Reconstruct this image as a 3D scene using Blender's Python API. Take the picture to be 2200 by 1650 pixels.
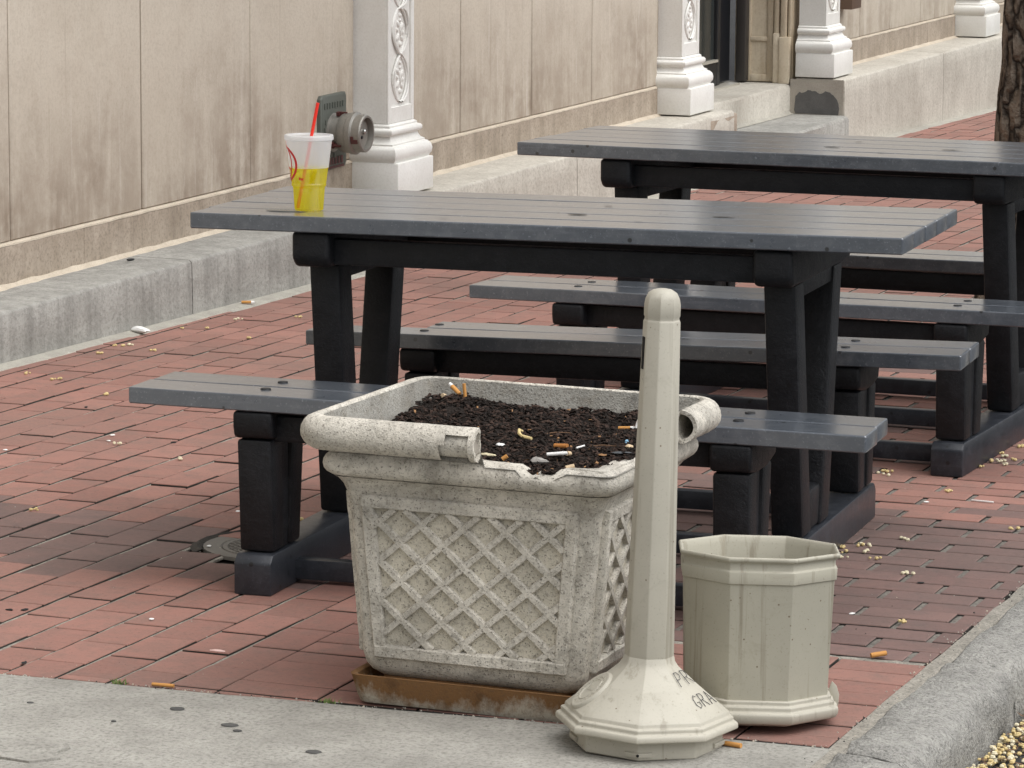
import bpy, bmesh, math, random
from mathutils import Vector, Matrix, noise as mnoise
random.seed(7)
R = math.radians
for o in list(bpy.data.objects): bpy.data.objects.remove(o)
scn = bpy.context.scene
COL = scn.collection

# ------------------------------------------------------------------ camera
CAM_H, PITCH, ROLL, YAW, FPX = 1.7768, 0.150337, 0.007481, R(-20.8918), 7651.08
cd = bpy.data.cameras.new('camera'); cam = bpy.data.objects.new('camera', cd); COL.objects.link(cam)
cd.sensor_width = 36.0; cd.lens = FPX / 2200 * 36.0; cd.clip_start = 0.1; cd.clip_end = 400
def _cam():
    cy, sy = math.cos(YAW), math.sin(YAW)
    w = lambda v: Vector((cy*v[0] + sy*v[1], -sy*v[0] + cy*v[1], v[2]))
    cp, sp = math.cos(PITCH), math.sin(PITCH)
    fwd = w((0, cp, -sp)); rt = w((1, 0, 0)); up = w((0, sp, cp))
    cr, sr = math.cos(ROLL), math.sin(ROLL)
    r = rt*cr + up*sr; u = up*cr - rt*sr
    m = Matrix.Identity(4)
    for i, c in enumerate((r, u, -fwd)):
        for j in range(3): m[j][i] = c[j]
    m[2][3] = CAM_H
    return m
CM = _cam(); cam.matrix_world = CM
CMI = CM.inverted()
scn.camera = cam
scn.render.resolution_x, scn.render.resolution_y = 1024, 768
def px(p):                                    # world point -> photograph pixel (used only to see which pieces are in view)
    v = CMI @ Vector(p)
    return (1100 + FPX*v.x/-v.z, 825 - FPX*v.y/-v.z, -v.z)

# ------------------------------------------------------------------ world, sun, exposure
SUN_EL, SUN_AZ = R(60), R(100)                # soft overcast light, brighter from the street side
wd = bpy.data.worlds.new('World'); scn.world = wd; wd.use_nodes = True
nt = wd.node_tree; nt.nodes.clear()
sky = nt.nodes.new('ShaderNodeTexSky'); sky.sky_type = 'NISHITA'; sky.sun_disc = False
sky.sun_elevation = SUN_EL; sky.sun_rotation = SUN_AZ
sky.air_density = 1.0; sky.dust_density = 4.0; sky.ozone_density = 0.6
hs = nt.nodes.new('ShaderNodeHueSaturation'); hs.inputs['Saturation'].default_value = 0.22
bg = nt.nodes.new('ShaderNodeBackground'); bg.inputs['Strength'].default_value = 0.115
ow = nt.nodes.new('ShaderNodeOutputWorld')
nt.links.new(sky.outputs[0], hs.inputs['Color']); nt.links.new(hs.outputs[0], bg.inputs[0]); nt.links.new(bg.outputs[0], ow.inputs[0])
sd = bpy.data.lights.new('sun', 'SUN'); sd.energy = 1.3; sd.angle = R(80); sd.color = (0.985, 0.99, 1.0)
so = bpy.data.objects.new('sun', sd); COL.objects.link(so)
_d = Vector((math.sin(SUN_AZ)*math.cos(SUN_EL), math.cos(SUN_AZ)*math.cos(SUN_EL), math.sin(SUN_EL)))
so.rotation_euler = (-_d).to_track_quat('-Z', 'Y').to_euler(); so.location = (4, 4, 12)
vs = scn.view_settings; vs.view_transform = 'Standard'; vs.look = 'None'; vs.exposure = 0.66; vs.gamma = 1.0; vs.use_curve_mapping = False

# ------------------------------------------------------------------ materials
MATS = {}
class N:
    def __init__(s, name):
        m = bpy.data.materials.new(name); m.use_nodes = True; s.m = m; s.t = m.node_tree
        s.b = s.t.nodes['Principled BSDF']; s.out = s.t.nodes['Material Output']; MATS[name] = m
        g = s.t.nodes.new('ShaderNodeNewGeometry'); s.pos = g.outputs['Position']; s.nrm = g.outputs['Normal']; s.point = g.outputs['Pointiness']
    def new(s, ty): return s.t.nodes.new(ty)
    def lk(s, a, b): s.t.links.new(a, b)
    def mp(s, sc, rot=(0,0,0), loc=(0,0,0), src=None):
        n = s.new('ShaderNodeMapping'); n.inputs['Scale'].default_value = sc; n.inputs['Rotation'].default_value = rot; n.inputs['Location'].default_value = loc
        s.lk(src or s.pos, n.inputs[0]); return n.outputs[0]
    def noise(s, scale, detail=6, rough=.6, vec=None, dist=0):
        n = s.new('ShaderNodeTexNoise'); n.inputs['Scale'].default_value = scale; n.inputs['Detail'].default_value = detail
        n.inputs['Roughness'].default_value = rough; n.inputs['Distortion'].default_value = dist
        s.lk(vec or s.pos, n.inputs['Vector']); return n.outputs['Fac']
    def vor(s, scale, vec=None, feat='F1', out='Distance'):
        n = s.new('ShaderNodeTexVoronoi'); n.feature = feat; n.inputs['Scale'].default_value = scale
        s.lk(vec or s.pos, n.inputs['Vector']); return n.outputs[out]
    def ramp(s, fac, stops):
        n = s.new('ShaderNodeValToRGB'); e = n.color_ramp.elements
        while len(e) > 1: e.remove(e[-1])
        e[0].position = stops[0][0]; e[0].color = col4(stops[0][1])
        for p, c in stops[1:]:
            k = e.new(p); k.color = col4(c)
        s.lk(fac, n.inputs[0]); return n.outputs[0]
    def mix(s, fac, a, b, mode='MIX'):
        n = s.new('ShaderNodeMix'); n.data_type = 'RGBA'; n.blend_type = mode
        for v, i in ((fac, 0), (a, 6), (b, 7)):
            if isinstance(v, (int, float)): n.inputs[i].default_value = v
            elif isinstance(v, tuple): n.inputs[i].default_value = col4(v)
            else: s.lk(v, n.inputs[i])
        return n.outputs[2]
    def math(s, op, a, b=0.0, clamp=False):
        n = s.new('ShaderNodeMath'); n.operation = op; n.use_clamp = clamp
        for i, v in enumerate((a, b)):
            if isinstance(v, (int, float)): n.inputs[i].default_value = v
            else: s.lk(v, n.inputs[i])
        return n.outputs[0]
    def bump(s, h, strength=.3, dist=.002, prev=None):
        n = s.new('ShaderNodeBump'); n.inputs['Strength'].default_value = strength; n.inputs['Distance'].default_value = dist
        s.lk(h, n.inputs['Height'])
        if prev is not None: s.lk(prev, n.inputs['Normal'])
        return n.outputs[0]
    def fin(s, color, rough=.8, spec=.4, normal=None, **kw):
        b = s.b
        if isinstance(color, tuple): b.inputs['Base Color'].default_value = col4(color)
        else: s.lk(color, b.inputs['Base Color'])
        if isinstance(rough, (int, float)): b.inputs['Roughness'].default_value = rough
        else: s.lk(rough, b.inputs['Roughness'])
        b.inputs['Specular IOR Level'].default_value = spec
        if normal is not None: s.lk(normal, b.inputs['Normal'])
        for k, v in kw.items(): b.inputs[k.replace('_', ' ')].default_value = v
        return s.m
def col4(c):
    if isinstance(c, (int, float)): return (c, c, c, 1)
    return (c[0], c[1], c[2], 1)
def sep(n, i, src=None):
    x = n.new('ShaderNodeSeparateXYZ'); n.lk(src or n.pos, x.inputs[0]); return x.outputs[i]

def brick_mat(name, a, b, dirt, amt):
    n = N(name)
    oi = n.new('ShaderNodeObjectInfo').outputs['Random']
    at = n.new('ShaderNodeAttribute'); at.attribute_name = 'bv'
    rnd = n.math('FRACT', n.math('ADD', oi, at.outputs['Fac']))
    base = n.mix(rnd, a, b)
    hsv = n.new('ShaderNodeHueSaturation'); n.lk(base, hsv.inputs['Color'])
    n.lk(n.math('ADD', n.math('MULTIPLY', n.math('FRACT', n.math('MULTIPLY', rnd, 7.31)), .22), .89), hsv.inputs['Value'])
    f1 = n.noise(11, 9, .75); f2 = n.noise(60, 6, .75); f3 = n.noise(1.3, 4, .6)
    c = n.mix(n.math('MULTIPLY', n.ramp(f1, [(.45, 0), (.66, 1)]), amt, True), hsv.outputs[0], dirt)
    c = n.mix(n.math('MULTIPLY', n.ramp(f3, [(.45, 0), (.7, 1)]), amt*.8), c, dirt)
    c = n.mix(n.math('MULTIPLY', n.ramp(f2, [(.35, 0), (.65, 1)]), .35), c, (a[0]*1.15, a[1]*1.2, a[2]*1.2))
    c = n.mix(n.ramp(n.noise(130, 3, .7), [(.60, 0), (.70, .6)]), c, (dirt[0]*.5, dirt[1]*.5, dirt[2]*.5))
    h = n.math('ADD', n.noise(160, 5, .7), n.math('MULTIPLY', n.noise(28, 4, .6), .7))
    return n.fin(c, .85, .25, n.bump(h, .45, .0016))
brick_mat('brick_red', (.300, .155, .124), (.245, .124, .100), (.160, .116, .098), .65)
brick_mat('brick_old', (.200, .124, .107), (.162, .101, .090), (.108, .087, .078), .7)

def stone(name, a, b, dark, sp=.5, fine=220, coarse=5, rough=.9, streak=0, bump=.5, bd=.002, big=.8):
    n = N(name)
    f = n.noise(coarse, 8, .65); f2 = n.noise(fine, 4, .7); f3 = n.noise(big, 5, .6)
    c = n.mix(n.ramp(f, [(.35, 0), (.65, 1)]), a, b)
    c = n.mix(n.math('MULTIPLY', n.ramp(f2, [(.48, 0), (.66, 1)]), sp), c, dark)
    c = n.mix(n.math('MULTIPLY', n.ramp(f3, [(.5, 0), (.72, 1)]), .45), c, dark)
    if streak:
        sv = n.noise(1, 6, .65, n.mp((16, 16, 1.1)))
        c = n.mix(n.math('MULTIPLY', n.ramp(sv, [(.47, 0), (.68, 1)]), streak), c, dark)
    h = n.math('ADD', n.noise(fine*.8, 5, .7), n.noise(coarse*6, 5, .6))
    return n.fin(c, rough, .25, n.bump(h, bump, bd))
stone('paving_bed', (.060, .053, .045), (.036, .033, .029), (.018, .017, .015), .7, 230, 18, big=6)
stone('joint_sand_dark', (.235, .215, .185), (.15, .138, .12), (.05, .046, .04), .75, 150, 30, big=11)
stone('joint_sand', (.36, .335, .285), (.25, .23, .195), (.07, .064, .055), .75, 150, 30, big=11)
stone('concrete_slab', (.40, .385, .345), (.31, .298, .265), (.15, .142, .125), .65, 95, 8, bump=1, bd=.005, big=3)
stone('kerb_granite', (.47, .455, .415), (.35, .34, .31), (.12, .115, .107), .75, 130, 26, bump=1, bd=.008, big=4)
stone('asphalt', (.06, .06, .06), (.045, .045, .045), (.03, .03, .03), .5, 300, 20, bump=1, bd=.004)
stone('mortar', (.42, .40, .34), (.33, .31, .27), (.2, .19, .165), .5, 160, 12)
stone('warm_mortar', (.56, .49, .39), (.46, .395, .31), (.28, .23, .18), .5, 160, 12)
stone('ledge_cream', (.53, .50, .435), (.44, .41, .355), (.25, .225, .185), .5, 60, 5, streak=.22, bump=.9, bd=.003)
stone('gum', (.10, .098, .092), (.075, .073, .07), (.05, .05, .05), .4, 150, 12)
stone('slab_patch', (.45, .435, .39), (.36, .35, .32), (.2, .19, .17), .5, 150, 6, bump=.7, bd=.003)

def wall_mat():
    n = N('limestone')
    warp = n.noise(2.5, 4, .6)
    sv = n.noise(1, 8, .7, n.mp((5.5, 5.5, .75)), .6); sv2 = n.noise(1, 7, .7, n.mp((19, 19, 1.0)), .8)
    blot = n.noise(1.5, 8, .68); gr = n.noise(75, 4, .75); mid = n.noise(7, 8, .72)
    c = n.mix(n.ramp(blot, [(.35, 0), (.65, 1)]), (.575, .52, .435), (.505, .45, .37))
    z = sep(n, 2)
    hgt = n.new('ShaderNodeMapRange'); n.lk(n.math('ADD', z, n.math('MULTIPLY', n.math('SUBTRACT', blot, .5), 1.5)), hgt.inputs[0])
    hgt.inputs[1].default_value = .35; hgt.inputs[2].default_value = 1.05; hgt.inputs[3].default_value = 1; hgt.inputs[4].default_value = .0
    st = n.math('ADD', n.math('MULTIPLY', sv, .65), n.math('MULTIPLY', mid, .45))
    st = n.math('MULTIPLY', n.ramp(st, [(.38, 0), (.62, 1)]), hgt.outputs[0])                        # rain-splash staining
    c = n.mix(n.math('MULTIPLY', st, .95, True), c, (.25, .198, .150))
    c = n.mix(n.math('MULTIPLY', n.ramp(mid, [(.5, 0), (.72, 1)]), .22), c, (.36, .285, .22))
    c = n.mix(n.math('MULTIPLY', n.ramp(sv2, [(.58, 0), (.74, 1)]), .5), c, (.64, .60, .54))      # pale runs
    dr = n.noise(1, 6, .7, n.mp((38, 38, .55)), .5)
    c = n.mix(n.math('MULTIPLY', n.ramp(dr, [(.60, 0), (.68, 1)]), .38), c, (.30, .245, .19))       # thin dark drips
    c = n.mix(n.math('MULTIPLY', n.ramp(gr, [(.48, 0), (.62, 1)]), .25), c, (.32, .27, .215))
    return n.fin(c, .92, .2, n.bump(n.math('ADD', gr, n.noise(40, 5, .6)), .5, .002))
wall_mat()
stone('plinth_stone', (.42, .355, .285), (.32, .265, .205), (.18, .145, .112), .6, 80, 7, streak=.4)
stone('ledge_stone', (.375, .365, .333), (.305, .297, .270), (.16, .153, .138), .45, 65, 6, streak=.5, bump=1, bd=.005, big=2.2)
def ledge_top():
    n = N('ledge_stone_top')
    f = n.noise(1, 7, .65, n.mp((7, 20, 10)), 1.5); g = n.noise(180, 4, .7)
    c = n.mix(n.ramp(f, [(.42, 0), (.62, 1)]), (.54, .49, .365), (.31, .30, .25))
    c = n.mix(n.math('MULTIPLY', n.ramp(g, [(.45, 0), (.65, 1)]), .3), c, (.22, .21, .18))
    return n.fin(c, .9, .25, n.bump(n.math('ADD', g, n.math('MULTIPLY', f, 3)), .7, .004))
ledge_top()
stone('white_paint', (.75, .742, .705), (.69, .678, .635), (.44, .41, .35), .2, 90, 5, rough=.55, bump=.25, bd=.001)
stone('old_cream_paint', (.66, .585, .455), (.56, .475, .345), (.33, .235, .14), .25, 70, 4, streak=.5, rough=.7, bump=.4)
stone('dark_patch', (.13, .125, .12), (.10, .097, .093), (.07, .068, .065), .4, 150, 12)
stone('bare_render', (.40, .365, .31), (.33, .30, .255), (.21, .185, .155), .4, 150, 7)

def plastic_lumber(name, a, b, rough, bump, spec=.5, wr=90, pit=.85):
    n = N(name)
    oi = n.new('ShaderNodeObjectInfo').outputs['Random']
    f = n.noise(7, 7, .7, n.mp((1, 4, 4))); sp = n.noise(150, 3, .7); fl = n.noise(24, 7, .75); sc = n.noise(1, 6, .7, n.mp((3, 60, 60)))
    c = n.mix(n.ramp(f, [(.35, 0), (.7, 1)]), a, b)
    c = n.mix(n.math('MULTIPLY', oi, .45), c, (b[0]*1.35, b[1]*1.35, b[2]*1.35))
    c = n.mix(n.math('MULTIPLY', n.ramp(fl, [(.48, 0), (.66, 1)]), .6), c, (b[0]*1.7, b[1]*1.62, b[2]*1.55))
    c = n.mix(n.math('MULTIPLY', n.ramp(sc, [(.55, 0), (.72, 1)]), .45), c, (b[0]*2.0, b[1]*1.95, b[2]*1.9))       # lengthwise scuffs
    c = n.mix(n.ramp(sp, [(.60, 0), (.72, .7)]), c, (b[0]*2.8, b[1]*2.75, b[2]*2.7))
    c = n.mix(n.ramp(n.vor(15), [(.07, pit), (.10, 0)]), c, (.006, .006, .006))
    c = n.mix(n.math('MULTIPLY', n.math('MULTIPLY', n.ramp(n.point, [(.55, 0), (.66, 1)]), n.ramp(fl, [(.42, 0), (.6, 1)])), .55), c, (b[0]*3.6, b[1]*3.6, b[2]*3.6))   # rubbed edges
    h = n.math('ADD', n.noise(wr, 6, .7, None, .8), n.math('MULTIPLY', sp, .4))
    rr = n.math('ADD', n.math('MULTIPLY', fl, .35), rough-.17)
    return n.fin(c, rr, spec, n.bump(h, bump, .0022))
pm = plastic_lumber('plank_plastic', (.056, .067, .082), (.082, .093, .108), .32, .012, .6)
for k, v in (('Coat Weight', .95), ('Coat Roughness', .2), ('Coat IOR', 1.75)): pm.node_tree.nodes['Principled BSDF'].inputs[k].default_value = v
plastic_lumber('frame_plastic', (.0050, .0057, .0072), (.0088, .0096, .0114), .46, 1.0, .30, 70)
plastic_lumber('skid_plastic', (.014, .0165, .022), (.024, .027, .033), .36, .2, .45)

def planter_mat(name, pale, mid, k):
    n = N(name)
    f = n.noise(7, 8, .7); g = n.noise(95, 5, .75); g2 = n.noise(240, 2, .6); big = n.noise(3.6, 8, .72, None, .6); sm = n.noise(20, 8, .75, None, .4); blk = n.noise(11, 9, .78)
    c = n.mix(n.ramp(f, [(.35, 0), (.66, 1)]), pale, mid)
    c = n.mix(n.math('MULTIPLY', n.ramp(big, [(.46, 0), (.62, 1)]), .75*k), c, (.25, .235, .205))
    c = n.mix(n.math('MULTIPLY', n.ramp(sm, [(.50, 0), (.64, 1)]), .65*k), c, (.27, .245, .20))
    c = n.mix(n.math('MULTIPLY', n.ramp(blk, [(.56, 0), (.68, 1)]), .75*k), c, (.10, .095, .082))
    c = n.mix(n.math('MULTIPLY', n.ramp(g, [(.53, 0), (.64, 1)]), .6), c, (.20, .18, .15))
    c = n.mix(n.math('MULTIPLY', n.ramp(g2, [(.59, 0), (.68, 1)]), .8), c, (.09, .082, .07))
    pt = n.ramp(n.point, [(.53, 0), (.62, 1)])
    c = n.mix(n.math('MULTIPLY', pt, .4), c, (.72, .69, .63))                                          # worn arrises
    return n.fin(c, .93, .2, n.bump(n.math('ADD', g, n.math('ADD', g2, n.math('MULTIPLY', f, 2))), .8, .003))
planter_mat('cast_stone', (.71, .67, .585), (.58, .54, .465), .75)
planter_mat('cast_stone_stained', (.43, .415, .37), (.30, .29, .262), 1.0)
planter_mat('cast_stone_pale', (.68, .63, .52), (.57, .525, .43), .45)
def rust_mat():
    n = N('rusty_tray')
    f = n.noise(1, 8, .7, n.mp((9, 9, 5))); g = n.noise(170, 4, .7)
    z = sep(n, 2)
    up = n.new('ShaderNodeMapRange'); n.lk(z, up.inputs[0]); up.inputs[1].default_value = .0; up.inputs[2].default_value = .06
    k = n.math('ADD', n.math('MULTIPLY', up.outputs[0], .50), n.math('MULTIPLY', n.math('SUBTRACT', f, .47), 2.2))
    c = n.mix(n.ramp(k, [(.12, 0), (.42, 1)]), (.40, .355, .285), (.19, .10, .042))
    c = n.mix(n.math('MULTIPLY', n.ramp(n.noise(12, 6, .7), [(.52, 0), (.7, 1)]), .7), c, (.075, .04, .02))
    c = n.mix(n.math('MULTIPLY', n.ramp(g, [(.5, 0), (.66, 1)]), .45), c, (.12, .08, .05))
    return n.fin(c, .9, .2, n.bump(g, .7, .002))
rust_mat()
def beige_plastic(name, a, b, dirt, streak):
    n = N(name)
    f = n.noise(4, 6, .65); sp = n.noise(210, 3, .7); sv = n.noise(1, 6, .65, n.mp((26, 26, .9)))
    c = n.mix(n.ramp(f, [(.35, 0), (.7, 1)]), a, b)
    c = n.mix(n.math('MULTIPLY', n.ramp(sv, [(.58, 0), (.66, 1)]), streak), c, dirt)
    c = n.mix(n.math('MULTIPLY', n.ramp(sp, [(.60, 0), (.70, 1)]), .45), c, dirt)
    c = n.mix(n.ramp(n.vor(33), [(.045, .85), (.075, 0)]), c, (.13, .09, .05))
    c = n.mix(n.math('MULTIPLY', n.ramp(n.noise(9, 7, .7, None, 1.2), [(.56, 0), (.7, 1)]), .3), c, dirt)
    return n.fin(c, .52, .35, n.bump(n.noise(300, 3, .6), .15, .0008))
beige_plastic('beige_plastic', (.458, .432, .360), (.405, .382, .318), (.23, .205, .155), .5)
beige_plastic('beige_plastic_bin', (.435, .412, .335), (.385, .366, .295), (.22, .188, .135), .6)
def bark_mat():
    n = N('bark')
    v = n.mp((15, 15, 5.0)); w = n.noise(9, 6, .7)
    vv = n.new('ShaderNodeVectorMath'); vv.operation = 'ADD'; n.lk(v, vv.inputs[0])
    nn_ = n.new('ShaderNodeTexNoise'); nn_.inputs['Scale'].default_value = 7; nn_.inputs['Detail'].default_value = 5; n.lk(n.pos, nn_.inputs['Vector'])
    sc = n.new('ShaderNodeVectorMath'); sc.operation = 'SCALE'; sc.inputs[3].default_value = 1.6; n.lk(nn_.outputs['Color'], sc.inputs[0]); n.lk(sc.outputs[0], vv.inputs[1])
    cr = n.vor(1.0, vv.outputs[0], 'DISTANCE_TO_EDGE'); fi = n.noise(60, 6, .75)
    c = n.mix(n.ramp(w, [(.35, 0), (.65, 1)]), (.30, .248, .195), (.20, .162, .126))
    c = n.mix(n.math('MULTIPLY', n.ramp(fi, [(.45, 0), (.65, 1)]), .6), c, (.11, .086, .066))
    c = n.mix(n.ramp(cr, [(.03, .9), (.16, 0)]), c, (.028, .022, .018))
    h = n.math('ADD', n.math('MULTIPLY', n.ramp(cr, [(0, 0), (.25, 1)]), 1.5), n.math('MULTIPLY', fi, .6))
    return n.fin(c, .95, .15, n.bump(h, 1.0, .02))
bark_mat()
stone('soil', (.030, .021, .016), (.018, .013, .010), (.010, .007, .006), .6, 160, 20, bump=1, bd=.01)
stone('bark_chip', (.060, .036, .026), (.036, .022, .017), (.018, .012, .009), .5, 200, 20)
def plain(name, c, rough=.6, spec=.4, noise=.15, **kw):
    n = N(name); f = n.noise(120, 4, .6)
    cc = n.mix(n.math('MULTIPLY', f, noise*2), c, (c[0]*.55, c[1]*.55, c[2]*.55))
    return n.fin(cc, rough, spec, n.bump(f, .15, .0008), **kw)
plain('filter_orange', (.56, .27, .075), .8); plain('filter_pale', (.62, .47, .30), .8); plain('paper_white', (.80, .79, .76), .8, noise=.05)
plain('blossom_yellow', (.66, .52, .25), .85); plain('blossom_pale', (.72, .65, .46), .85); plain('leaf_brown', (.30, .16, .07), .8)
plain('dark_crumb', (.02, .02, .02), .9); plain('chip_orange', (.42, .17, .04), .8); plain('shell_grey', (.36, .34, .31), .6); plain('slate_chip', (.07, .075, .08), .6)
plain('blue_scrap', (.20, .38, .52), .6); plain('petal_pink', (.75, .52, .47), .7); plain('petal_yellow', (.78, .56, .06), .7); plain('weed_green', (.13, .19, .05), .8)
plain('leaf_green', (.07, .12, .035), .7)
plain('bronze_plate', (.125, .135, .115), .5, .5, .3, Metallic=.35); plain('cast_metal', (.30, .285, .255), .42, .5, .25, Metallic=.55)
plain('maroon_paint', (.095, .030, .028), .5); plain('dark_void', (.008, .008, .008), .9); plain('chrome', (.6, .6, .58), .25, .5, .1, Metallic=.9)
plain('door_black', (.012, .013, .016), .35); plain('door_frame', (.045, .040, .037), .5); plain('sill_metal', (.50, .47, .40), .4, .5, .2, Metallic=.3)
plain('marker_ink', (.075, .075, .08), .7); plain('brown_box', (.13, .085, .06), .5); plain('iron_cover', (.185, .172, .150), .75, .3, .4); plain('cream_frag', (.62, .55, .37), .85)
plain('red_print', (.70, .03, .03), .4); plain('straw_red', (.80, .035, .02), .3, .5, .02); plain('bolt_dark', (.018, .019, .021), .5); plain('leaf_litter', (.16, .09, .05), .9)
g = N('door_glass'); g.fin((.03, .034, .033), .06, .6)
g = N('puddle'); g.fin((.085, .095, .10), .10, .7)
def cup_mats():
    n = N('cup_plastic')                                    # frosted, thin
    tr = n.new('ShaderNodeBsdfTransparent'); tr.inputs[0].default_value = (.95, .95, .95, 1)
    tl = n.new('ShaderNodeBsdfTranslucent'); tl.inputs[0].default_value = (.93, .93, .93, 1)
    df = n.new('ShaderNodeBsdfDiffuse'); df.inputs[0].default_value = (.85, .85, .85, 1)
    gl = n.new('ShaderNodeBsdfGlossy'); gl.inputs['Roughness'].default_value = .18
    def ms(f, a, b):
        m = n.new('ShaderNodeMixShader'); m.inputs[0].default_value = f; n.lk(a, m.inputs[1]); n.lk(b, m.inputs[2]); return m.outputs[0]
    a = ms(.5, tl.outputs[0], df.outputs[0]); a = ms(.60, tr.outputs[0], a); a = ms(.06, a, gl.outputs[0]); n.lk(a, n.out.inputs[0])
    n = N('cup_clear')
    tr = n.new('ShaderNodeBsdfTransparent'); tr.inputs[0].default_value = (.97, .97, .96, 1)
    gl = n.new('ShaderNodeBsdfGlossy'); gl.inputs['Roughness'].default_value = .08
    a = n.new('ShaderNodeMixShader'); a.inputs[0].default_value = .07; n.lk(tr.outputs[0], a.inputs[1]); n.lk(gl.outputs[0], a.inputs[2]); n.lk(a.outputs[0], n.out.inputs[0])
    n = N('yellow_drink')
    tr = n.new('ShaderNodeBsdfTransparent'); tr.inputs[0].default_value = (1, .95, .14, 1)
    tl = n.new('ShaderNodeBsdfTranslucent'); tl.inputs[0].default_value = (1, .92, .01, 1)
    df = n.new('ShaderNodeBsdfDiffuse'); df.inputs[0].default_value = (.98, .86, .005, 1)
    gl = n.new('ShaderNodeBsdfGlossy'); gl.inputs['Roughness'].default_value = .05
    ms2 = lambda f, a, b: (lambda m: (setattr(m.inputs[0], 'default_value', f), n.lk(a, m.inputs[1]), n.lk(b, m.inputs[2]), m.outputs[0])[3])(n.new('ShaderNodeMixShader'))
    a = ms2(.40, tl.outputs[0], df.outputs[0]); a = ms2(.42, tr.outputs[0], a); a = ms2(.05, a, gl.outputs[0]); n.lk(a, n.out.inputs[0])
cup_mats()

# ------------------------------------------------------------------ mesh helpers
class MB:
    def __init__(s): s.v = []; s.f = []; s.mi = []
    def add(s, vs, fs, mi=0):
        k = len(s.v); s.v += [tuple(v) for v in vs]; s.f += [tuple(i+k for i in f) for f in fs]; s.mi += [mi]*len(fs)
    def box(s, x0, x1, y0, y1, z0, z1, mi=0):
        s.add([(x0,y0,z0),(x1,y0,z0),(x1,y1,z0),(x0,y1,z0),(x0,y0,z1),(x1,y0,z1),(x1,y1,z1),(x0,y1,z1)],
              [(3,2,1,0),(4,5,6,7),(0,1,5,4),(1,2,6,5),(2,3,7,6),(3,0,4,7)], mi)
    def hexa(s, b, t, mi=0):                                   # bottom 4 ccw, top 4 ccw
        s.add(list(b)+list(t), [(3,2,1,0),(4,5,6,7),(0,1,5,4),(1,2,6,5),(2,3,7,6),(3,0,4,7)], mi)
    def loft(s, rings, cap0=True, cap1=True, closed=True, mi=0):
        n = len(rings[0]); k = len(s.v)
        for r in rings: s.v += [tuple(p) for p in r]
        for i in range(len(rings)-1):
            for j in range(n if closed else n-1):
                a = k+i*n+j; b = k+i*n+(j+1) % n
                s.f.append((a, b, b+n, a+n)); s.mi.append(mi)
        if cap0: s.f.append(tuple(k+j for j in range(n-1, -1, -1))); s.mi.append(mi)
        if cap1: s.f.append(tuple(k+(len(rings)-1)*n+j for j in range(n))); s.mi.append(mi)
    def tube(s, path, r, n=8, caps=True, mi=0):
        path = [Vector(p) for p in path]; rs = r if isinstance(r, (list, tuple)) else [r]*len(path)
        rings = []; up = Vector((0, 0, 1))
        for i, p in enumerate(path):
            t = (path[min(i+1, len(path)-1)]-path[max(i-1, 0)]).normalized()
            u = t.cross(up if abs(t.z) < .95 else Vector((1, 0, 0))).normalized(); w = u.cross(t).normalized()
            rings.append([p+(u*math.cos(2*math.pi*k/n)+w*math.sin(2*math.pi*k/n))*rs[i] for k in range(n)])
        s.loft(rings, caps, caps, True, mi)
    def obj(s, name, mat, parent=None, bevel=0, seg=2, smooth=False, angle=35):
        me = bpy.data.meshes.new(name); me.from_pydata(s.v, [], s.f)
        mats = mat if isinstance(mat, (list, tuple)) else [mat]
        for m in mats: me.materials.append(MATS[m])
        if len(mats) > 1: me.polygons.foreach_set('material_index', s.mi)
        if bevel:
            bm = bmesh.new(); bm.from_mesh(me)
            ed = [e for e in bm.edges if len(e.link_faces) == 2 and e.calc_face_angle(0) > R(30)]
            bmesh.ops.bevel(bm, geom=ed, offset=bevel, segments=seg, profile=.5, affect='EDGES', clamp_overlap=True)
            bm.to_mesh(me); bm.free()
        if smooth or bevel:
            for p in me.polygons: p.use_smooth = True
            me.set_sharp_from_angle(angle=R(angle))
        me.update()
        return link(name, me, parent)
def link(name, me, parent=None):
    o = bpy.data.objects.new(name, me); COL.objects.link(o)
    if parent is not None: o.parent = parent
    return o
def empty(name, loc=(0,0,0), parent=None):
    o = bpy.data.objects.new(name, None); COL.objects.link(o); o.location = loc; o.empty_display_size = .1
    if parent is not None: o.parent = parent
    return o
def tag(o, label=None, cat=None, group=None, kind=None):
    if label: o['label'] = label
    if cat: o['category'] = cat
    if group: o['group'] = group
    if kind: o['kind'] = kind
    return o
def ngon(n, r, z, a0=0, cx=0, cy=0): return [(cx+r*math.cos(a0+2*math.pi*k/n), cy+r*math.sin(a0+2*math.pi*k/n), z) for k in range(n)]
def sqring(hw, r, z, nc=4, ne=6, hy=None):                         # rounded square ring, ccw from front left
    hy = hw if hy is None else hy; pts = []
    cor = [(-1,-1,180), (1,-1,270), (1,1,0), (-1,1,90)]
    arcs = []
    for sx, sy, a in cor:
        arcs.append([(sx*(hw-r)+r*math.cos(R(a+90*k/nc)), sy*(hy-r)+r*math.sin(R(a+90*k/nc))) for k in range(nc+1)])
    for i in range(4):
        pts += arcs[i]; a, b = arcs[i][-1], arcs[(i+1) % 4][0]
        pts += [(a[0]+(b[0]-a[0])*k/ne, a[1]+(b[1]-a[1])*k/ne) for k in range(1, ne)]
    return [(x, y, z) for x, y in pts]
def nz(p, s=1.0): return mnoise.noise(Vector(p)*s)

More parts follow.
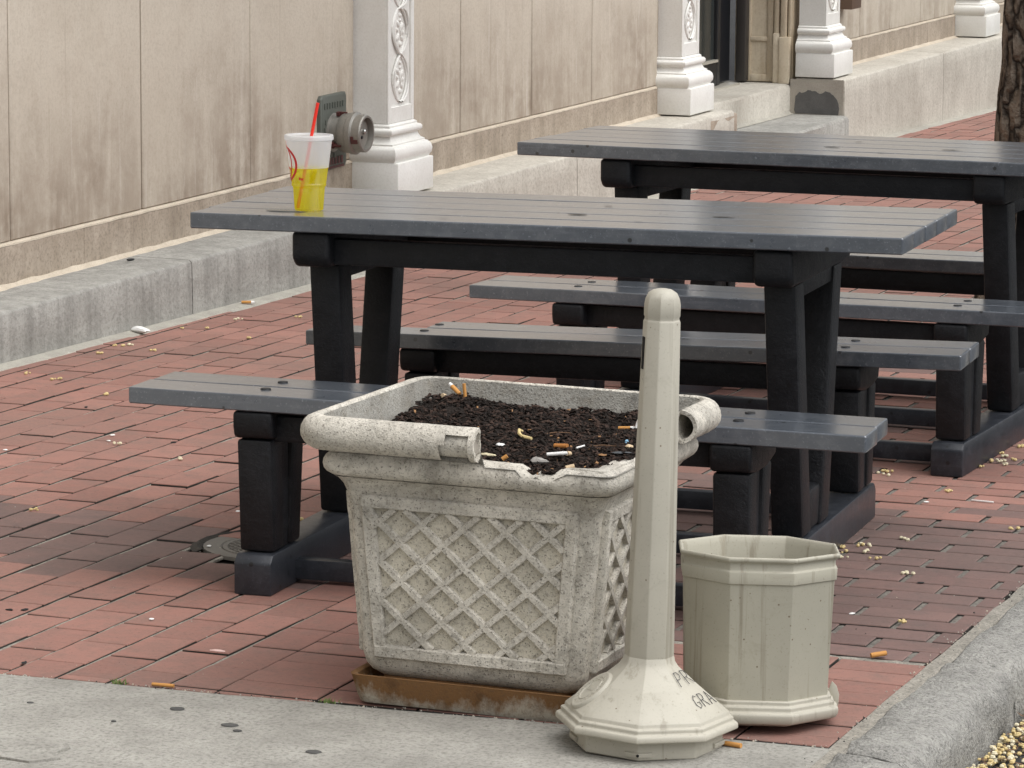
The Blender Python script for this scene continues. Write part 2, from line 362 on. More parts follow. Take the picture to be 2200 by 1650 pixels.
# ================================================================== SETTING
# ---- ground sheet, road, kerb, slab
m = MB(); m.add([(-60,-20,-.30),(60,-20,-.30),(60,120,-.30),(-60,120,-.30)], [(0,1,2,3)])
tag(m.obj('ground', 'asphalt'), kind='structure')
m = MB(); m.add([(-1.70,-8,-.135),(14,-8,-.135),(14,90,-.135),(-1.70,90,-.135)], [(0,1,2,3)])
tag(m.obj('road', 'asphalt'), kind='structure')
def slab_y(x): return 6.618 + (x+3.704)*.0395                       # brick / concrete border
# concrete slab in front (subdivided, slightly uneven)
m = MB(); nx, ny = 60, 14
for j in range(ny+1):
    for i in range(nx+1):
        x = -7.5 + (-1.862+7.5)*i/nx
        y1 = slab_y(x)-.010+.004*nz((x*9, 0, 1)); y = y1 - 3.2*(1-j/ny)**1.6
        m.v.append((x, y, .001+.0025*nz((x*3, y*3, 5))))
for j in range(ny):
    for i in range(nx): a = j*(nx+1)+i; m.f.append((a, a+1, a+nx+2, a+nx+1)); m.mi.append(0)
slab = tag(m.obj('concrete_pavement', 'concrete_slab', smooth=True), kind='structure')
for i, (x, y, r) in enumerate([(-3.206,6.472,.022),(-3.047,6.389,.024),(-3.013,6.352,.013),(-2.802,6.256,.023),(-3.512,6.401,.010),(-3.279,6.326,.008)]):
    m = MB(); n = 14
    ring = [(r*(1+.25*nz((math.cos(6.28*k/n)*1.3+i*7, math.sin(6.28*k/n)*1.3, i)))*math.cos(6.28*k/n)*1.05, r*.8*(1+.3*nz((math.cos(6.28*k/n)+i, math.sin(6.28*k/n)+9, i)))*math.sin(6.28*k/n), 0) for k in range(n)]
    ring = [(a*.72, b*.72, c) for a, b, c in ring]; m.loft([[(a, b, .0005) for a, b, c in ring], [(a*.9, b*.9, .0022) for a, b, c in ring], [(a*.5, b*.5, .003) for a, b, c in ring]], False, True)
    o = m.obj('gum_spot', 'gum', slab, smooth=True); o.location = (x, y, .0015)
pp = [(-3.60,6.12),(-3.46,6.105),(-3.40,6.118),(-3.359,6.111),(-3.319,6.145),(-3.275,6.12),(-3.255,6.091),(-3.262,6.05),(-3.232,6.01),(-3.277,5.965),(-3.346,5.975),(-3.42,5.94),(-3.60,5.95)]
m = MB(); m.loft([[(x, y, -.004) for x, y in pp[::-1]], [(x, y, .0065) for x, y in pp[::-1]]], False, True)
m.obj('broken_patch', 'concrete_slab', slab)
# bedding under the bricks
m = MB(); m.add([(-8,5.5,-.018),(-1.80,5.5,-.018),(-1.80,70,-.018),(-8,70,-.018)], [(0,1,2,3)])
tag(m.obj('paving_bed', 'paving_bed'), kind='structure')

# ---- kerb stones
kerb = tag(empty('kerb', (-1.77, 6, 0)), kind='structure')
def kerb_stone(y0, y1, seed):
    m = MB(); n = max(10, int((y1-y0)/.02)); prof = [(-1.838,-.2),(-1.838,-.004),(-1.832,.0),(-1.78,.001),(-1.735,.0),(-1.705,-.006),(-1.688,-.022),(-1.680,-.05),(-1.678,-.09),(-1.68,-.15)]
    rings = []
    for i in range(n+1):
        t = i/n; y = y0+(y1-y0)*t; e = max(0, 1-min(t, 1-t)*n*.45)*.016
        rings.append([(x+.016*nz((x*13+seed, y*9, z*13))+.008*nz((x*40+seed, y*34, z*40))*(1 if x > -1.80 else .35)-(e if x > -1.75 else 0), y, z+.009*nz((x*11, y*7+seed, z*9))+.004*nz((x*40, y*30, z*40))-e*.8*(z > -.1)+.004) for x, z in prof])
    m.loft(rings, True, True, True)
    return m.obj('kerb_stone', 'kerb_granite', kerb, smooth=True, angle=60)
for i, (a, b) in enumerate([(3.2,6.660),(6.680,7.543),(7.563,9.35),(9.362,11.2),(11.212,13.1),(13.112,15),(15.012,18),(18.012,22),(22.012,30)]):
    o = kerb_stone(a, b, i*3.7); o.matrix_parent_inverse = Matrix.Translation((1.77, -6, 0))
m = MB(); n = 160
rings = []
for i in range(n+1):
    y = 5.6+20*i/n
    rings.append([(-1.872+.008*nz((1, y*7, 2)), y, -.005), (-1.868+.008*nz((1, y*7, 2)), y, .001+.004*nz((3, y*11, 2))), (-1.836, y, .001+.004*nz((8, y*13, 2))), (-1.832, y, -.005)])
m.loft(rings, False, False, False)
o = m.obj('kerb_mortar', 'joint_sand', kerb, smooth=True); o.matrix_parent_inverse = Matrix.Translation((1.77, -6, 0))

# ---- brick paving
def brick_mesh(name, lx, ly, mat):
    m = MB(); h = .05; c = .0026; x, y = lx/2, ly/2
    q = lambda a, b, z: [(-a,-b,z),(a,-b,z),(a,b,z),(-a,b,z)]
    m.loft([q(x, y, -h), q(x, y, -c*.9)], False, False, True, 1)                 # sides take the dark bedding material
    m.loft([q(x, y, -c*.9), q(x-c*.35, y-c*.35, -c*.25), q(x-c, y-c, 0)], False, True, True, 0)
    me = bpy.data.meshes.new(name); me.from_pydata(m.v, [], m.f); me.materials.append(MATS[mat]); me.materials.append(MATS['paving_bed'])
    me.polygons.foreach_set('material_index', m.mi); return me, m
def pave(root, bricks, mat, nmax=300):
    """bricks: (cx, cy, lx, ly). The largest in view become objects, the rest one mesh."""
    vis = []
    for b in bricks:
        u, v, d = px((b[0], b[1], 0))
        if d > .5 and -90 < u < 2290 and -60 < v < 1740: vis.append((b[2]*b[3]/d**3, b))
    vis.sort(key=lambda t: -t[0])
    cache = {}; rest = MB(); bv = []
    for i, (_, b) in enumerate(vis):
        cx, cy, lx, ly = b[:4]; mt = b[4] if len(b) > 4 else mat
        z = random.gauss(0, .0011); rx, ry, rz = random.gauss(0, .0045), random.gauss(0, .0035), random.gauss(0, .005)
        key = (round(lx, 3), round(ly, 3), mt)
        if i < nmax:
            if key not in cache: cache[key] = brick_mesh('brick', lx, ly, mt)[0]
            o = link('brick', cache[key], root); o.matrix_parent_inverse = Matrix.Translation(-Vector(root.location))
            o.location = (cx, cy, z); o.rotation_euler = (rx, ry, rz)
        else:
            M = Matrix.Translation((cx, cy, z)) @ Matrix.Rotation(rz, 4, 'Z') @ Matrix.Rotation(rx, 4, 'X') @ Matrix.Rotation(ry, 4, 'Y')
            mm = brick_mesh_data(lx, ly); k = len(rest.f)
            rest.add([M @ Vector(v) for v in mm.v], mm.f, 0 if mt == mat else 1); rest.mi[k:] = [2 if q else (0 if mt == mat else 1) for q in mm.mi]; bv += [random.random()]*len(mm.f)
    if rest.f:
        other = 'brick_old' if mat == 'brick_red' else 'brick_red'
        o = rest.obj('distant_bricks', [mat, other, 'paving_bed'], root); o.matrix_parent_inverse = Matrix.Translation(-Vector(root.location)); tag(o, kind='stuff')
        at = o.data.attributes.new('bv', 'FLOAT', 'FACE'); at.data.foreach_set('value', bv)
_bc = {}
def brick_mesh_data(lx, ly):
    k = (round(lx, 3), round(ly, 3))
    if k not in _bc:
        me, m = brick_mesh('tmp', lx, ly, 'brick_red'); bpy.data.meshes.remove(me); _bc[k] = m
    return _bc[k]
# wall frame: s along the facade, o outwards (towards the street), z; storey lines rise gently against the falling pavement
WO = Vector((-5.93, 10.70)); WD = (Vector((-5.676, 24.016))-WO).normalized(); WN = Vector((WD.y, -WD.x)); SL = .0222
def wl(s, o, z): return (WO.x+WD.x*s+WN.x*o, WO.y+WD.y*s+WN.y*o, z+SL*s)
def wl0(s, o, z): return (WO.x+WD.x*s+WN.x*o, WO.y+WD.y*s+WN.y*o, z)
# courses along the wall
bricks = []
for k in range(-19, 4):
    x0 = -3.6933+.12474*k; off = .058 if k % 2 == 0 else .158
    for j in range(30, 140):
        y0 = j*.2035+off; y1 = y0+.1950; lo = slab_y(x0)+.004
        if y1 < lo+.02 or y0 > 27: continue
        y0 = max(y0, lo); cx, cy = x0+.0567, (y0+y1)/2
        if (Vector((cx, cy))-WO).dot(WN) < .02: continue
        if (cx+3.75)**2+(cy-8.15)**2 < .185**2: continue
        old = (7.74+.12*nz((cx*3, 0, 0)) < cy < 8.32+.15*nz((cx*2, 3, 0)) and random.random() < .92)
        bricks.append((cx, cy, .1132, y1-y0, 'brick_old' if old else 'brick_red'))
root = tag(empty('brick_pavement', (-4.5, 9, 0)), kind='structure'); pave(root, bricks, 'brick_red')
def sand(m, pts, w, z=-.0035):                                       # sandy fill along a joint, a little uneven
    rings = []
    for i, (x, y) in enumerate(pts):
        k = .0022*nz((x*31, y*31, 2)); a, b = pts[min(i+1, len(pts)-1)], pts[max(i-1, 0)]; dx, dy = a[0]-b[0], a[1]-b[1]; l = math.hypot(dx, dy); nx_, ny_ = -dy/l, dx/l
        rings.append([(x+nx_*w, y+ny_*w, z-.006), (x+nx_*w*.9, y+ny_*w*.9, z-.0015+k), (x, y, z+k), (x-nx_*w*.9, y-ny_*w*.9, z-.0015+k), (x-nx_*w, y-ny_*w, z-.006)])
    m.loft(rings, False, False, False)
m = MB()
for k in range(-19, 5):
    x0 = -3.6933+.12474*k-.0056; sand(m, [(x0, 6.60+.05*i) for i in range(380)], .0062)
o = m.obj('joint_sand', 'joint_sand', root, smooth=True); o.matrix_parent_inverse = Matrix.Translation(-Vector(root.location)); tag(o, kind='stuff')
# band of older bricks laid across, beside the kerb
bricks = []
for r in range(0, 170):
    y0 = 7.500+.1035*r; ph = -2.268 if r % 2 else -2.156
    for j in range(-6, 5):
        x0 = ph+.228*j; a, b = max(x0+.008, -3.196), min(x0+.228-.008, -1.874+.012*nz((r*3.1, 1, 1)))
        if b-a < .025: continue
        bricks.append(((a+b)/2, y0+.0517, round(b-a, 3), .0952, 'brick_old' if y0 < 9.2+.6*nz((a*3, y0*2, 1)) or random.random() < .12 else 'brick_red'))
root = tag(empty('brick_band', (-2.5, 9, 0)), kind='structure'); pave(root, bricks, 'brick_old')
m = MB()
for r in range(0, 60):
    ph = -2.268 if r % 2 else -2.156
    for j in range(-4, 3):
        x0 = ph+.228*j
        if -3.19 < x0 < -1.88: sand(m, [(x0, 7.501+.1035*r+.0125*i) for i in range(9)], .0095, -.0035)
o = m.obj('joint_sand', 'joint_sand_dark', root, smooth=True); o.matrix_parent_inverse = Matrix.Translation(-Vector(root.location)); tag(o, kind='stuff')
m = MB(); sand(m, [(-3.2+.022*i, 7.486+.004*nz((i*.6, 2, 2))) for i in range(61)], .016, -.002); o = m.obj('joint_sand', 'joint_sand', root, smooth=True); o.matrix_parent_inverse = Matrix.Translation(-Vector(root.location)); tag(o, kind='stuff')
# newer patch by the concrete
bricks = []
for r in range(9):
    y0 = 6.568+.1008*r
    for j in range(6):
        a, b = -3.202+.2275*j, -3.202+.2275*j+.2215
        if j == 5: b = -1.872
        lo = max(y0, slab_y((a+b)/2)+.003); hi = y0+.0952
        if hi-lo < .012 or hi > 7.49: continue
        bricks.append(((a+b)/2, (lo+hi)/2, round(b-a, 3), round(hi-lo, 3), 'brick_red'))
root = tag(empty('brick_patch', (-2.5, 7, 0)), kind='structure'); pave(root, bricks, 'brick_red')

# concrete strip between paving and plinth ledge
m = MB(); n = 120; rings = []
for i in range(n+1):
    s = -3+26*i/n; e = .062+.012*nz((s*3, 4, 0)); e2 = .004*nz((s*9, 1, 1))
    rings.append([wl0(s, -.05, .012), wl0(s, .03, .007), wl0(s, e, .0035+e2*.3), wl0(s, e+.006, -.006)])
m.loft(rings, False, False, False)
tag(m.obj('wall_gutter_strip', 'mortar', smooth=True), kind='structure')

# utility cover sunk in the bricks
cov = tag(empty('utility_cover', (-3.75, 8.15, 0)), 'round iron utility cover with hatched centre sunk in the bricks', 'utility cover')
m = MB(); m.loft([ngon(40, .192, -.010), ngon(40, .190, -.001), ngon(40, .146, -.002), ngon(40, .142, -.006)], False, False); m.obj('frame', 'iron_cover', cov, smooth=True)
m = MB(); m.loft([ngon(40, .1415, -.008), ngon(40, .140, -.002), ngon(40, .128, -.002), ngon(40, .126, -.006)], False, True); m.obj('lid', 'iron_cover', cov, smooth=True)
m = MB()
for k in range(-6, 7):
    d = k*.0195; h = math.sqrt(max(0, .125**2-d*d))
    for a in (R(35), R(-35)):
        c, s_ = math.cos(a), math.sin(a); w = .002
        q = [(c*u-s_*v, s_*u+c*v) for u, v in ((-h, d-w), (h, d-w), (h, d+w), (-h, d+w))]
        m.hexa([(x, y, -.006) for x, y in q], [(x, y, -.0022+(.0003 if a > 0 else 0)) for x, y in q])
m.obj('hatching', 'iron_cover', cov)
m = MB(); n = 26; rings = []
for i in range(n+1):
    a = R(60+165*i/n); r = .205+.006*nz((i*.7, 2, 2)); rings.append([((r-.012)*math.cos(a), (r-.012)*math.sin(a), -.004), (r*math.cos(a), r*math.sin(a), .004+.003*nz((i*1.1, 0, 0))), ((r+.018)*math.cos(a), (r+.018)*math.sin(a), -.002)])
m.loft(rings, False, False, False); m.obj('crumbled_collar', 'paving_bed', cov, smooth=True)

# ================================================================== BUILDING
bld = tag(empty('building', wl0(3.5, -.3, 0)), 'pale limestone facade with white carved pilasters and a dark recessed door', 'building')
BI = Matrix.Translation(-Vector(bld.location))
def bp(mb, name, mat, parent=None, **kw):
    o = mb.obj(name, mat, parent or bld, **kw)
    if parent is None: o.matrix_parent_inverse = BI
    return o
def wbox(m, s0, s1, o0, o1, z0, z1, flat=False, mi=0, n=1):
    f = wl0 if flat else wl
    for i in range(n):
        a, b = s0+(s1-s0)*i/n, s0+(s1-s0)*(i+1)/n
        m.hexa([f(a,o0,z0), f(a,o1,z0), f(b,o1,z0), f(b,o0,z0)], [f(a,o0,z1), f(a,o1,z1), f(b,o1,z1), f(b,o0,z1)], mi)
WZ, OW = .185, -.285                                   # ledge height at s = 0, wall plane
m = MB(); wbox(m, -14, 7.7, -.60, OW-.012, 0, 6.5); wbox(m, 9.97, 40, -.60, OW-.012, 0, 6.5); bp(m, 'wall_core', 'plinth_stone')
def panels(js, z0, z1, o, mat, name, gap=.0055):
    for a, b in zip(js[:-1], js[1:]):
        m = MB(); wbox(m, a+gap, b-gap, OW-.06, o+random.uniform(-.001, .001), z0, z1)
        bp(m, name, mat, bevel=.004, seg=1)
J1 = [-8.4,-7.4,-6.4,-5.45,-4.45,-3.45,-2.45,-1.46,-.48,.51,1.51,2.45,3.46]; J2 = [3.76,4.65,5.54,6.363,7.35]; J3 = [10.2,11.12,11.8,12.53,13.4,14.3,15.2,16.1,17,18,19,20,22,24,27,30]
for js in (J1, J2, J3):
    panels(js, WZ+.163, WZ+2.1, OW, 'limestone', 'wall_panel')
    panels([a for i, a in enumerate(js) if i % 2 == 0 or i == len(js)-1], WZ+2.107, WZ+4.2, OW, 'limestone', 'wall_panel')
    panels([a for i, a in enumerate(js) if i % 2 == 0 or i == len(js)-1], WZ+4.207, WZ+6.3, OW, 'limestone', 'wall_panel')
for js in ([-8.4,-6.2,-4,-1.9,-.4,1.033,3.46], [3.76,5.14,6.264,7.35], [10.2,10.9,11.73,12.69,13.4,15,17,20,24,30]):
    panels(js, WZ-.02, WZ+.150, OW+.010, 'plinth_stone', 'plinth_stone', .003)
    a, b = js[0], js[-1]                                # pale pointing on the plinth and at its foot
    m = MB(); n = max(6, int((b-a)/.06)); rings = []; r2 = []
    for i in range(n+1):
        s = a+(b-a)*i/n; k = .004*nz((s*8, 1, 1)); rings.append([wl(s, OW-.02, WZ+.1625), wl(s, OW-.0005, WZ+.161+k*.4), wl(s, OW+.0095, WZ+.155+k), wl(s, OW+.0108, WZ+.149+k)])
        k = .006*nz((s*9, 7, 1)); r2.append([wl(s, OW+.0105, WZ+.016+k), wl(s, OW+.022, WZ+.006+k*.4), wl(s, OW+.034+2*k, WZ+.0015)])
    m.loft(rings, False, False, False); m.loft(r2, False, False, False); bp(m, 'pointing', 'warm_mortar', smooth=True)
# ledge stones
def ledge(js, mf='ledge_stone'):
    for a, b in zip(js[:-1], js[1:]):
        m = MB(); n = max(3, int((b-a)/.09)); rings = []
        for i in range(n+1):
            s = a+.0035+(b-a-.007)*i/n; k = .004*nz((s*6, 2, 0)); e = .006*nz((s*11, 0, 3))
            rings.append([wl0(s, -.30, -.06), wl0(s, .004, -.06), wl(s, .002+k*.4, WZ*.5), wl(s, 0+k*.6, WZ-.012+e*.3), wl(s, -.005+e*.5, WZ-.004+e*.4), wl(s, -.014+e, WZ-.0005), wl(s, -.16, WZ+.002+.003*nz((s*5, 5, 5))), wl(s, -.30, WZ+.002)])
        m.loft(rings, True, True, True)
        o = bp(m, 'ledge_stone', [mf if b > 3.5 else 'ledge_stone', 'ledge_stone_top'], smooth=True, angle=40)
        for p in o.data.polygons:
            if p.normal.z > .75: p.material_index = 1
ledge([-8.4,-6.3,-4.2,-2.2,-.4,1.364,3.4,5.425,7.80], 'ledge_cream'); ledge([9.86,12.1,14.2,16.3,18.5,21,25,30], 'ledge_cream')
# steps and landing of the doorway
def step(name, s0, s1, o0, o1, za, zb, mat):
    m = MB(); n = 14; rings = []
    for i in range(n+1):
        s = s0+(s1-s0)*i/n; z = za+(zb-za)*i/n; w = .006*nz((s*4, 1, za*9)); d = .010*math.sin(math.pi*i/n)
        rings.append([wl0(s, o0, -.06), wl0(s, o1, -.06), wl0(s, o1+w*.5, z-.025), wl0(s, o1-.012+w, z-.006-d*.6), wl0(s, o1-.04, z-d), wl0(s, (o0+o1)/2, z-d*.6), wl0(s, o0, z)])
    m.loft(rings, True, True, True)
    o = bp(m, name, mat, smooth=True, angle=40)
    for p in o.data.polygons:
        if p.normal.z > .75: p.material_index = 1
step('door_step', 7.80, 9.858, -.34, .035, .165, .192, ['ledge_stone', 'ledge_stone_top'])
step('door_landing', 7.72, 9.95, -.90, -.335, .345, .372, ['ledge_cream', 'concrete_slab'])
m = MB(); n = 20
for i in range(n):
    a, b = 7.82+2.03*i/n, 7.82+2.03*(i+1)/n; za, zb = .166+.026*i/n, .166+.026*(i+1)/n
    m.add([wl0(a,-.336,za+.016), wl0(a,-.322,za+.004), wl0(a,-.300+.01*nz((a*7,0,0)),za+.0015), wl0(b,-.336,zb+.016), wl0(b,-.322,zb+.004), wl0(b,-.300+.01*nz((b*7,0,0)),zb+.0015)], [(0,1,4,3),(1,2,5,4)])
bp(m, 'step_pointing', 'mortar', smooth=True)
# end of the ledge in the doorway: lost render over dark masonry
pts = [(-.305,.215),(-.30,.30),(-.275,.325),(-.26,.318),(-.225,.336),(-.19,.333),(-.165,.322),(-.135,.318),(-.115,.336),(-.085,.325),(-.06,.305),(-.035,.275),(-.028,.23),(-.03,.196),(-.30,.196)]
pts = [(o+.006*nz((o*60, z*60, 1)), z+.006*nz((o*50, z*50, 5))) for (o0, z0), (o1, z1) in zip(pts, pts[1:]+pts[:1]) for o, z in [(o0+(o1-o0)*k/4, z0+(z1-z0)*k/4) for k in range(4)]]
m = MB(); m.loft([[wl0(9.859, o, z) for o, z in pts], [wl0(9.853, o, z) for o, z in pts]], False, True); bp(m, 'exposed_masonry', 'dark_patch')
m = MB(); wbox(m, 9.8565, 9.90, -.335, -.004, .19, .40, True); bp(m, 'ledge_end_render', 'bare_render')
# door recess
DO = -.645
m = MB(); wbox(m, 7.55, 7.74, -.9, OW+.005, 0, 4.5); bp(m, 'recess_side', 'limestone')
m = MB(); wbox(m, 9.91, 10.0, DO-.06, -.34, .155, 4.5); bp(m, 'recess_panelling', 'old_cream_paint')
m = MB()
def rv(o0, o1, z0, z1, t): wbox(m, 9.911-t, 9.92, o0, o1, z0, z1)
rv(-.635,-.605,.158,3,.012); rv(-.50,-.462,.158,3,.012); rv(-.606,-.499,.40,.425,.0115); rv(-.606,-.499,.158,.20,.0115)
bp(m, 'panel_frame', 'old_cream_paint', bevel=.003)
m = MB(); rv(-.455,-.415,.152,.45,.040); rv(-.414,-.345,.150,.43,.052); bp(m, 'architrave_base', 'old_cream_paint', bevel=.006)
m = MB(); rv(-.453,-.42,.44,3,.032); rv(-.41,-.372,.425,3,.042); rv(-.366,-.345,.425,3,.03); bp(m, 'architrave', 'old_cream_paint', bevel=.008)
door = empty('door', wl0(9.2, DO, .38), bld); door.matrix_parent_inverse = BI
DI = Matrix.Translation(-Vector(door.location))
def dp(m, name, mat, **kw):
    o = m.obj(name, mat, door, **kw); o.matrix_parent_inverse = DI; return o
m = MB(); wbox(m, 9.83, 9.925, DO-.03, DO+.03, .16, 3); wbox(m, 7.7, 9.925, DO-.03, DO+.02, 2.6, 3); dp(m, 'frame', 'door_frame', bevel=.006)
m = MB(); wbox(m, 9.44, 9.50, DO-.06, DO-.015, .165, 2.6); wbox(m, 8.25, 9.44, DO-.06, DO-.0155, .165, .315); wbox(m, 8.25, 9.44, DO-.06, DO-.0155, 2.45, 2.6); wbox(m, 8.19, 8.25, DO-.06, DO-.015, .165, 2.6)
dp(m, 'leaf', 'door_black', bevel=.004)
m = MB(); wbox(m, 8.25, 9.44, DO-.045, DO-.036, .315, 2.45); dp(m, 'glass', 'door_glass')
m = MB(); wbox(m, 8.25, 9.44, DO-.034, DO-.006, .305, .319); dp(m, 'glazing_bead', 'sill_metal')
m = MB(); wbox(m, 7.75, 9.70, DO-.05, DO+.045, .145, .163); dp(m, 'sill', 'sill_metal', bevel=.003)
m = MB(); wbox(m, 7.70, 10, DO-.9, DO-.8, 0, 3.2); dp(m, 'dark_interior', 'dark_void')
m = MB(); wbox(m, 9.50, 9.835, DO-.30, DO-.07, .165, 2.6); dp(m, 'dark_gap_fill', 'door_black')  # black block stands in for the unlit interior in the gap beside the leaf
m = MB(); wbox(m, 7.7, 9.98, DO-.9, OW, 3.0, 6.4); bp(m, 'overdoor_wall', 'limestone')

# pilasters
def pilaster(s0, dof, ornate=True):
    sc = s0+.1925; F = -.128+dof; B = -.057+dof; zb = WZ+.010
    p = empty('pilaster', wl(sc, OW, zb), bld); p.matrix_parent_inverse = BI
    PI = Matrix.Translation(-Vector(p.location))
    def pp(m, name, mat='white_paint', **kw):
        o = m.obj(name, mat, p, **kw); o.matrix_parent_inverse = PI; return o
    m = MB(); wbox(m, s0, s0+.385, OW-.02, B, zb, zb+.142); pp(m, 'base_block', bevel=.005)
    # moulded base: profile of (overhang from the shaft, z)
    hw = .138; prof = [(.050,.142),(.053,.150),(.060,.160),(.062,.178),(.058,.196),(.046,.210),(.036,.214),(.036,.220),(.022,.228),(.013,.245),(.013,.252),(.022,.256),(.028,.264),(.028,.276),(.022,.284),(.010,.288),(.010,.296),(0,.304)]
    m = MB(); rings = []
    for e, z in prof: rings.append([wl(sc-hw-e, OW-.02, zb+z), wl(sc-hw-e, F+e, zb+z), wl(sc+hw+e, F+e, zb+z), wl(sc+hw+e, OW-.02, zb+z)])
    m.loft(rings, True, True, True); pp(m, 'base_moulding', smooth=True, angle=50)
    m = MB(); wbox(m, sc-hw, sc+hw, OW-.02, F-.010, zb+.304, 5.6)
    b = .030                                           # raised border leaves a sunk panel for the carving
    wbox(m, sc-hw, sc-hw+b, F-.012, F, zb+.304, 5.6); wbox(m, sc+hw-b, sc+hw, F-.012, F, zb+.304, 5.6); wbox(m, sc-hw+b, sc+hw-b, F-.012, F-.0003, zb+.304, zb+.375)
    pp(m, 'shaft', bevel=.003, seg=1)
    if not ornate: return
    m = MB(); P0 = zb+.392; per = .205; A = .076
    def pt(u, z, o): return wl(sc+u, F-.010+o, z)
    nper = 9
    for sgn in (-1, 1):                                # interlaced double strands
        for dd in (-.0085, .0085):
            path = []
            for i in range(nper*26+1):
                t = i/26; ph = math.pi*t; u = sgn*A*math.copysign(abs(math.sin(ph))**.62, math.sin(ph))
                d = dd*(1 if math.cos(ph)*sgn > 0 else -1) if False else dd
                path.append(pt(u+d*abs(math.cos(ph))*.6+(d if abs(math.sin(ph)) > .2 else d*.8)*sgn*(1 if math.sin(ph) >= 0 else -1), P0+per*t, .004+.004*sgn*math.cos(ph)*(1 if int(t) % 2 == 0 else -1)))
            m.tube(path, .0052, 6, False)
    for i in range(nper):                              # leaves and buds in each loop
        zc = P0+per*(i+.5)
        def blob(u, z, a, b_, rot=0, h=.007):
            rg = []
            for k, f in enumerate((1, .8, .45)):
                rg.append([pt(u+f*(a*math.cos(t)*math.cos(rot)-b_*math.sin(t)*math.sin(rot)), z+f*(a*math.cos(t)*math.sin(rot)+b_*math.sin(t)*math.cos(rot)), (.0, .6, 1)[k]*h) for t in [2*math.pi*q/10 for q in range(10)]])
            m.loft(rg, False, True)
        blob(0, zc-.058, .011, .014, 0, .010); blob(0, zc+.066, .008, .010, 0, .009); blob(.004, zc, .007, .034, .15); blob(-.020, zc+.030, .011, .019, .6); blob(.020, zc+.018, .011, .021, -.6)
        blob(-.021, zc-.026, .011, .021, -.7); blob(.019, zc-.034, .010, .018, .7); blob(.0, zc+.046, .010, .009); blob(-.03, zc+.004, .006, .012, .3); blob(.032, zc-.008, .006, .012, -.3)
    pp(m, 'carving', smooth=True, angle=60)
pilaster(3.42, 0); pilaster(7.33, -.03); pilaster(9.853, -.005); pilaster(13.40, 0); pilaster(-3.0, 0, False); pilaster(17.3, 0, False)
# stone stub under the second pilaster
m = MB(); wbox(m, 7.40, 7.86, -.2, .001, .05, .168, bool(0)); bp(m, 'ledge_corner', 'plinth_stone', bevel=.012)

# ---- fire department connection on the wall
fdc = tag(empty('hose_connection', wl(3.21, OW, WZ+.30)), 'grey capped fire hose connection on a tarnished wall plate beside the pilaster', 'hose connection')
FI = Matrix.Translation(-Vector(fdc.location))
def fp(m, name, mat, **kw):
    o = m.obj(name, mat, fdc, **kw); o.matrix_parent_inverse = FI; return o
m = MB(); b_ = [(3.085,.140),(3.335,.147),(3.345,.162),(3.345,.450),(3.333,.465),(3.10,.463),(3.085,.448)]
m.loft([[wl(s, OW-.01, WZ+z) for s, z in b_], [wl(s, OW+.016, WZ+z) for s, z in b_], [wl(3.215+(s-3.215)*.93, OW+.020, WZ+.302+(z-.302)*.95) for s, z in b_]], True, True); fp(m, 'wall_plate', 'bronze_plate', bevel=.002)
m = MB()                                              # worn cast lettering, not legible
for k in range(8):
    s = 3.115+k*.026; wbox(m, s, s+.006, OW+.018, OW+.0235, WZ+.405, WZ+.430)
    wbox(m, s+.006, s+.015, OW+.018, OW+.0233, WZ+(.424 if k % 2 else .405), WZ+(.430 if k % 2 else .411))
for k in range(7):
    a = R(150+k*20); s, z = 3.215+.098*math.cos(a), WZ+.30+.098*math.sin(a); wbox(m, s-.006, s+.006, OW+.018, OW+.0235, z-.010, z+.010)
tag(fp(m, 'cast_letters', 'bronze_plate'), kind='stuff')
m = MB()
for k in range(6): wbox(m, 3.13+k*.03, 3.148+k*.03, OW+.018, OW+.0228, WZ+.165, WZ+.195)
wbox(m, 3.12, 3.31, OW+.018, OW+.0222, WZ+.148, WZ+.158); tag(fp(m, 'red_letters', 'maroon_paint'), kind='stuff')
def cyl(m, prof, s=3.215, z=WZ+.30, n=36):
    m.loft([[wl(s+r*1.06*math.cos(2*math.pi*k/n), OW+o*.84, z+r*1.06*math.sin(2*math.pi*k/n)) for k in range(n)] for o, r in prof], False, True)
m = MB(); cyl(m, [(.015,.082),(.022,.082),(.03,.066),(.075,.066),(.075,.076),(.085,.080),(.118,.080),(.122,.083),(.128,.083),(.130,.086),(.150,.086),(.156,.078),(.158,.076),(.200,.076),(.206,.072),(.206,.064),(.176,.062),(.174,.050)])
fp(m, 'coupling', 'cast_metal', smooth=True, angle=35)
m = MB(); cyl(m, [(.172,.055),(.182,.050),(.184,.02)]); fp(m, 'cap_disc', 'cast_metal', smooth=True)
m = MB(); cyl(m, [(.18,.011),(.196,.010),(.200,.006)], 3.215, WZ+.308, 14); fp(m, 'pin', 'chrome', smooth=True)
m = MB(); cyl(m, [(.18,.007),(.190,.006)], 3.20, WZ+.285, 10); fp(m, 'small_bolt', 'bolt_dark', smooth=True)
m = MB()
for a0 in (95, 215, 335, 20):                         # maroon lugs
    for w, o0, o1 in ((.30, .045, .060), (.10, .045, .100)) if a0 != 20 else ((.34, .150, .166), (.12, .150, .196)):
        r = .079 if a0 != 20 else .080
        q = [R(a0)-w/2, R(a0)+w/2]
        P = [wl(3.215+rr*1.06*math.cos(t), OW+o*.84, WZ+.30+rr*1.06*math.sin(t)) for o in (o0, o1) for rr in (r-.01, r+.006) for t in q]
        m.add(P, [(0,1,3,2),(4,6,7,5),(2,3,7,6),(0,2,6,4),(1,5,7,3)])
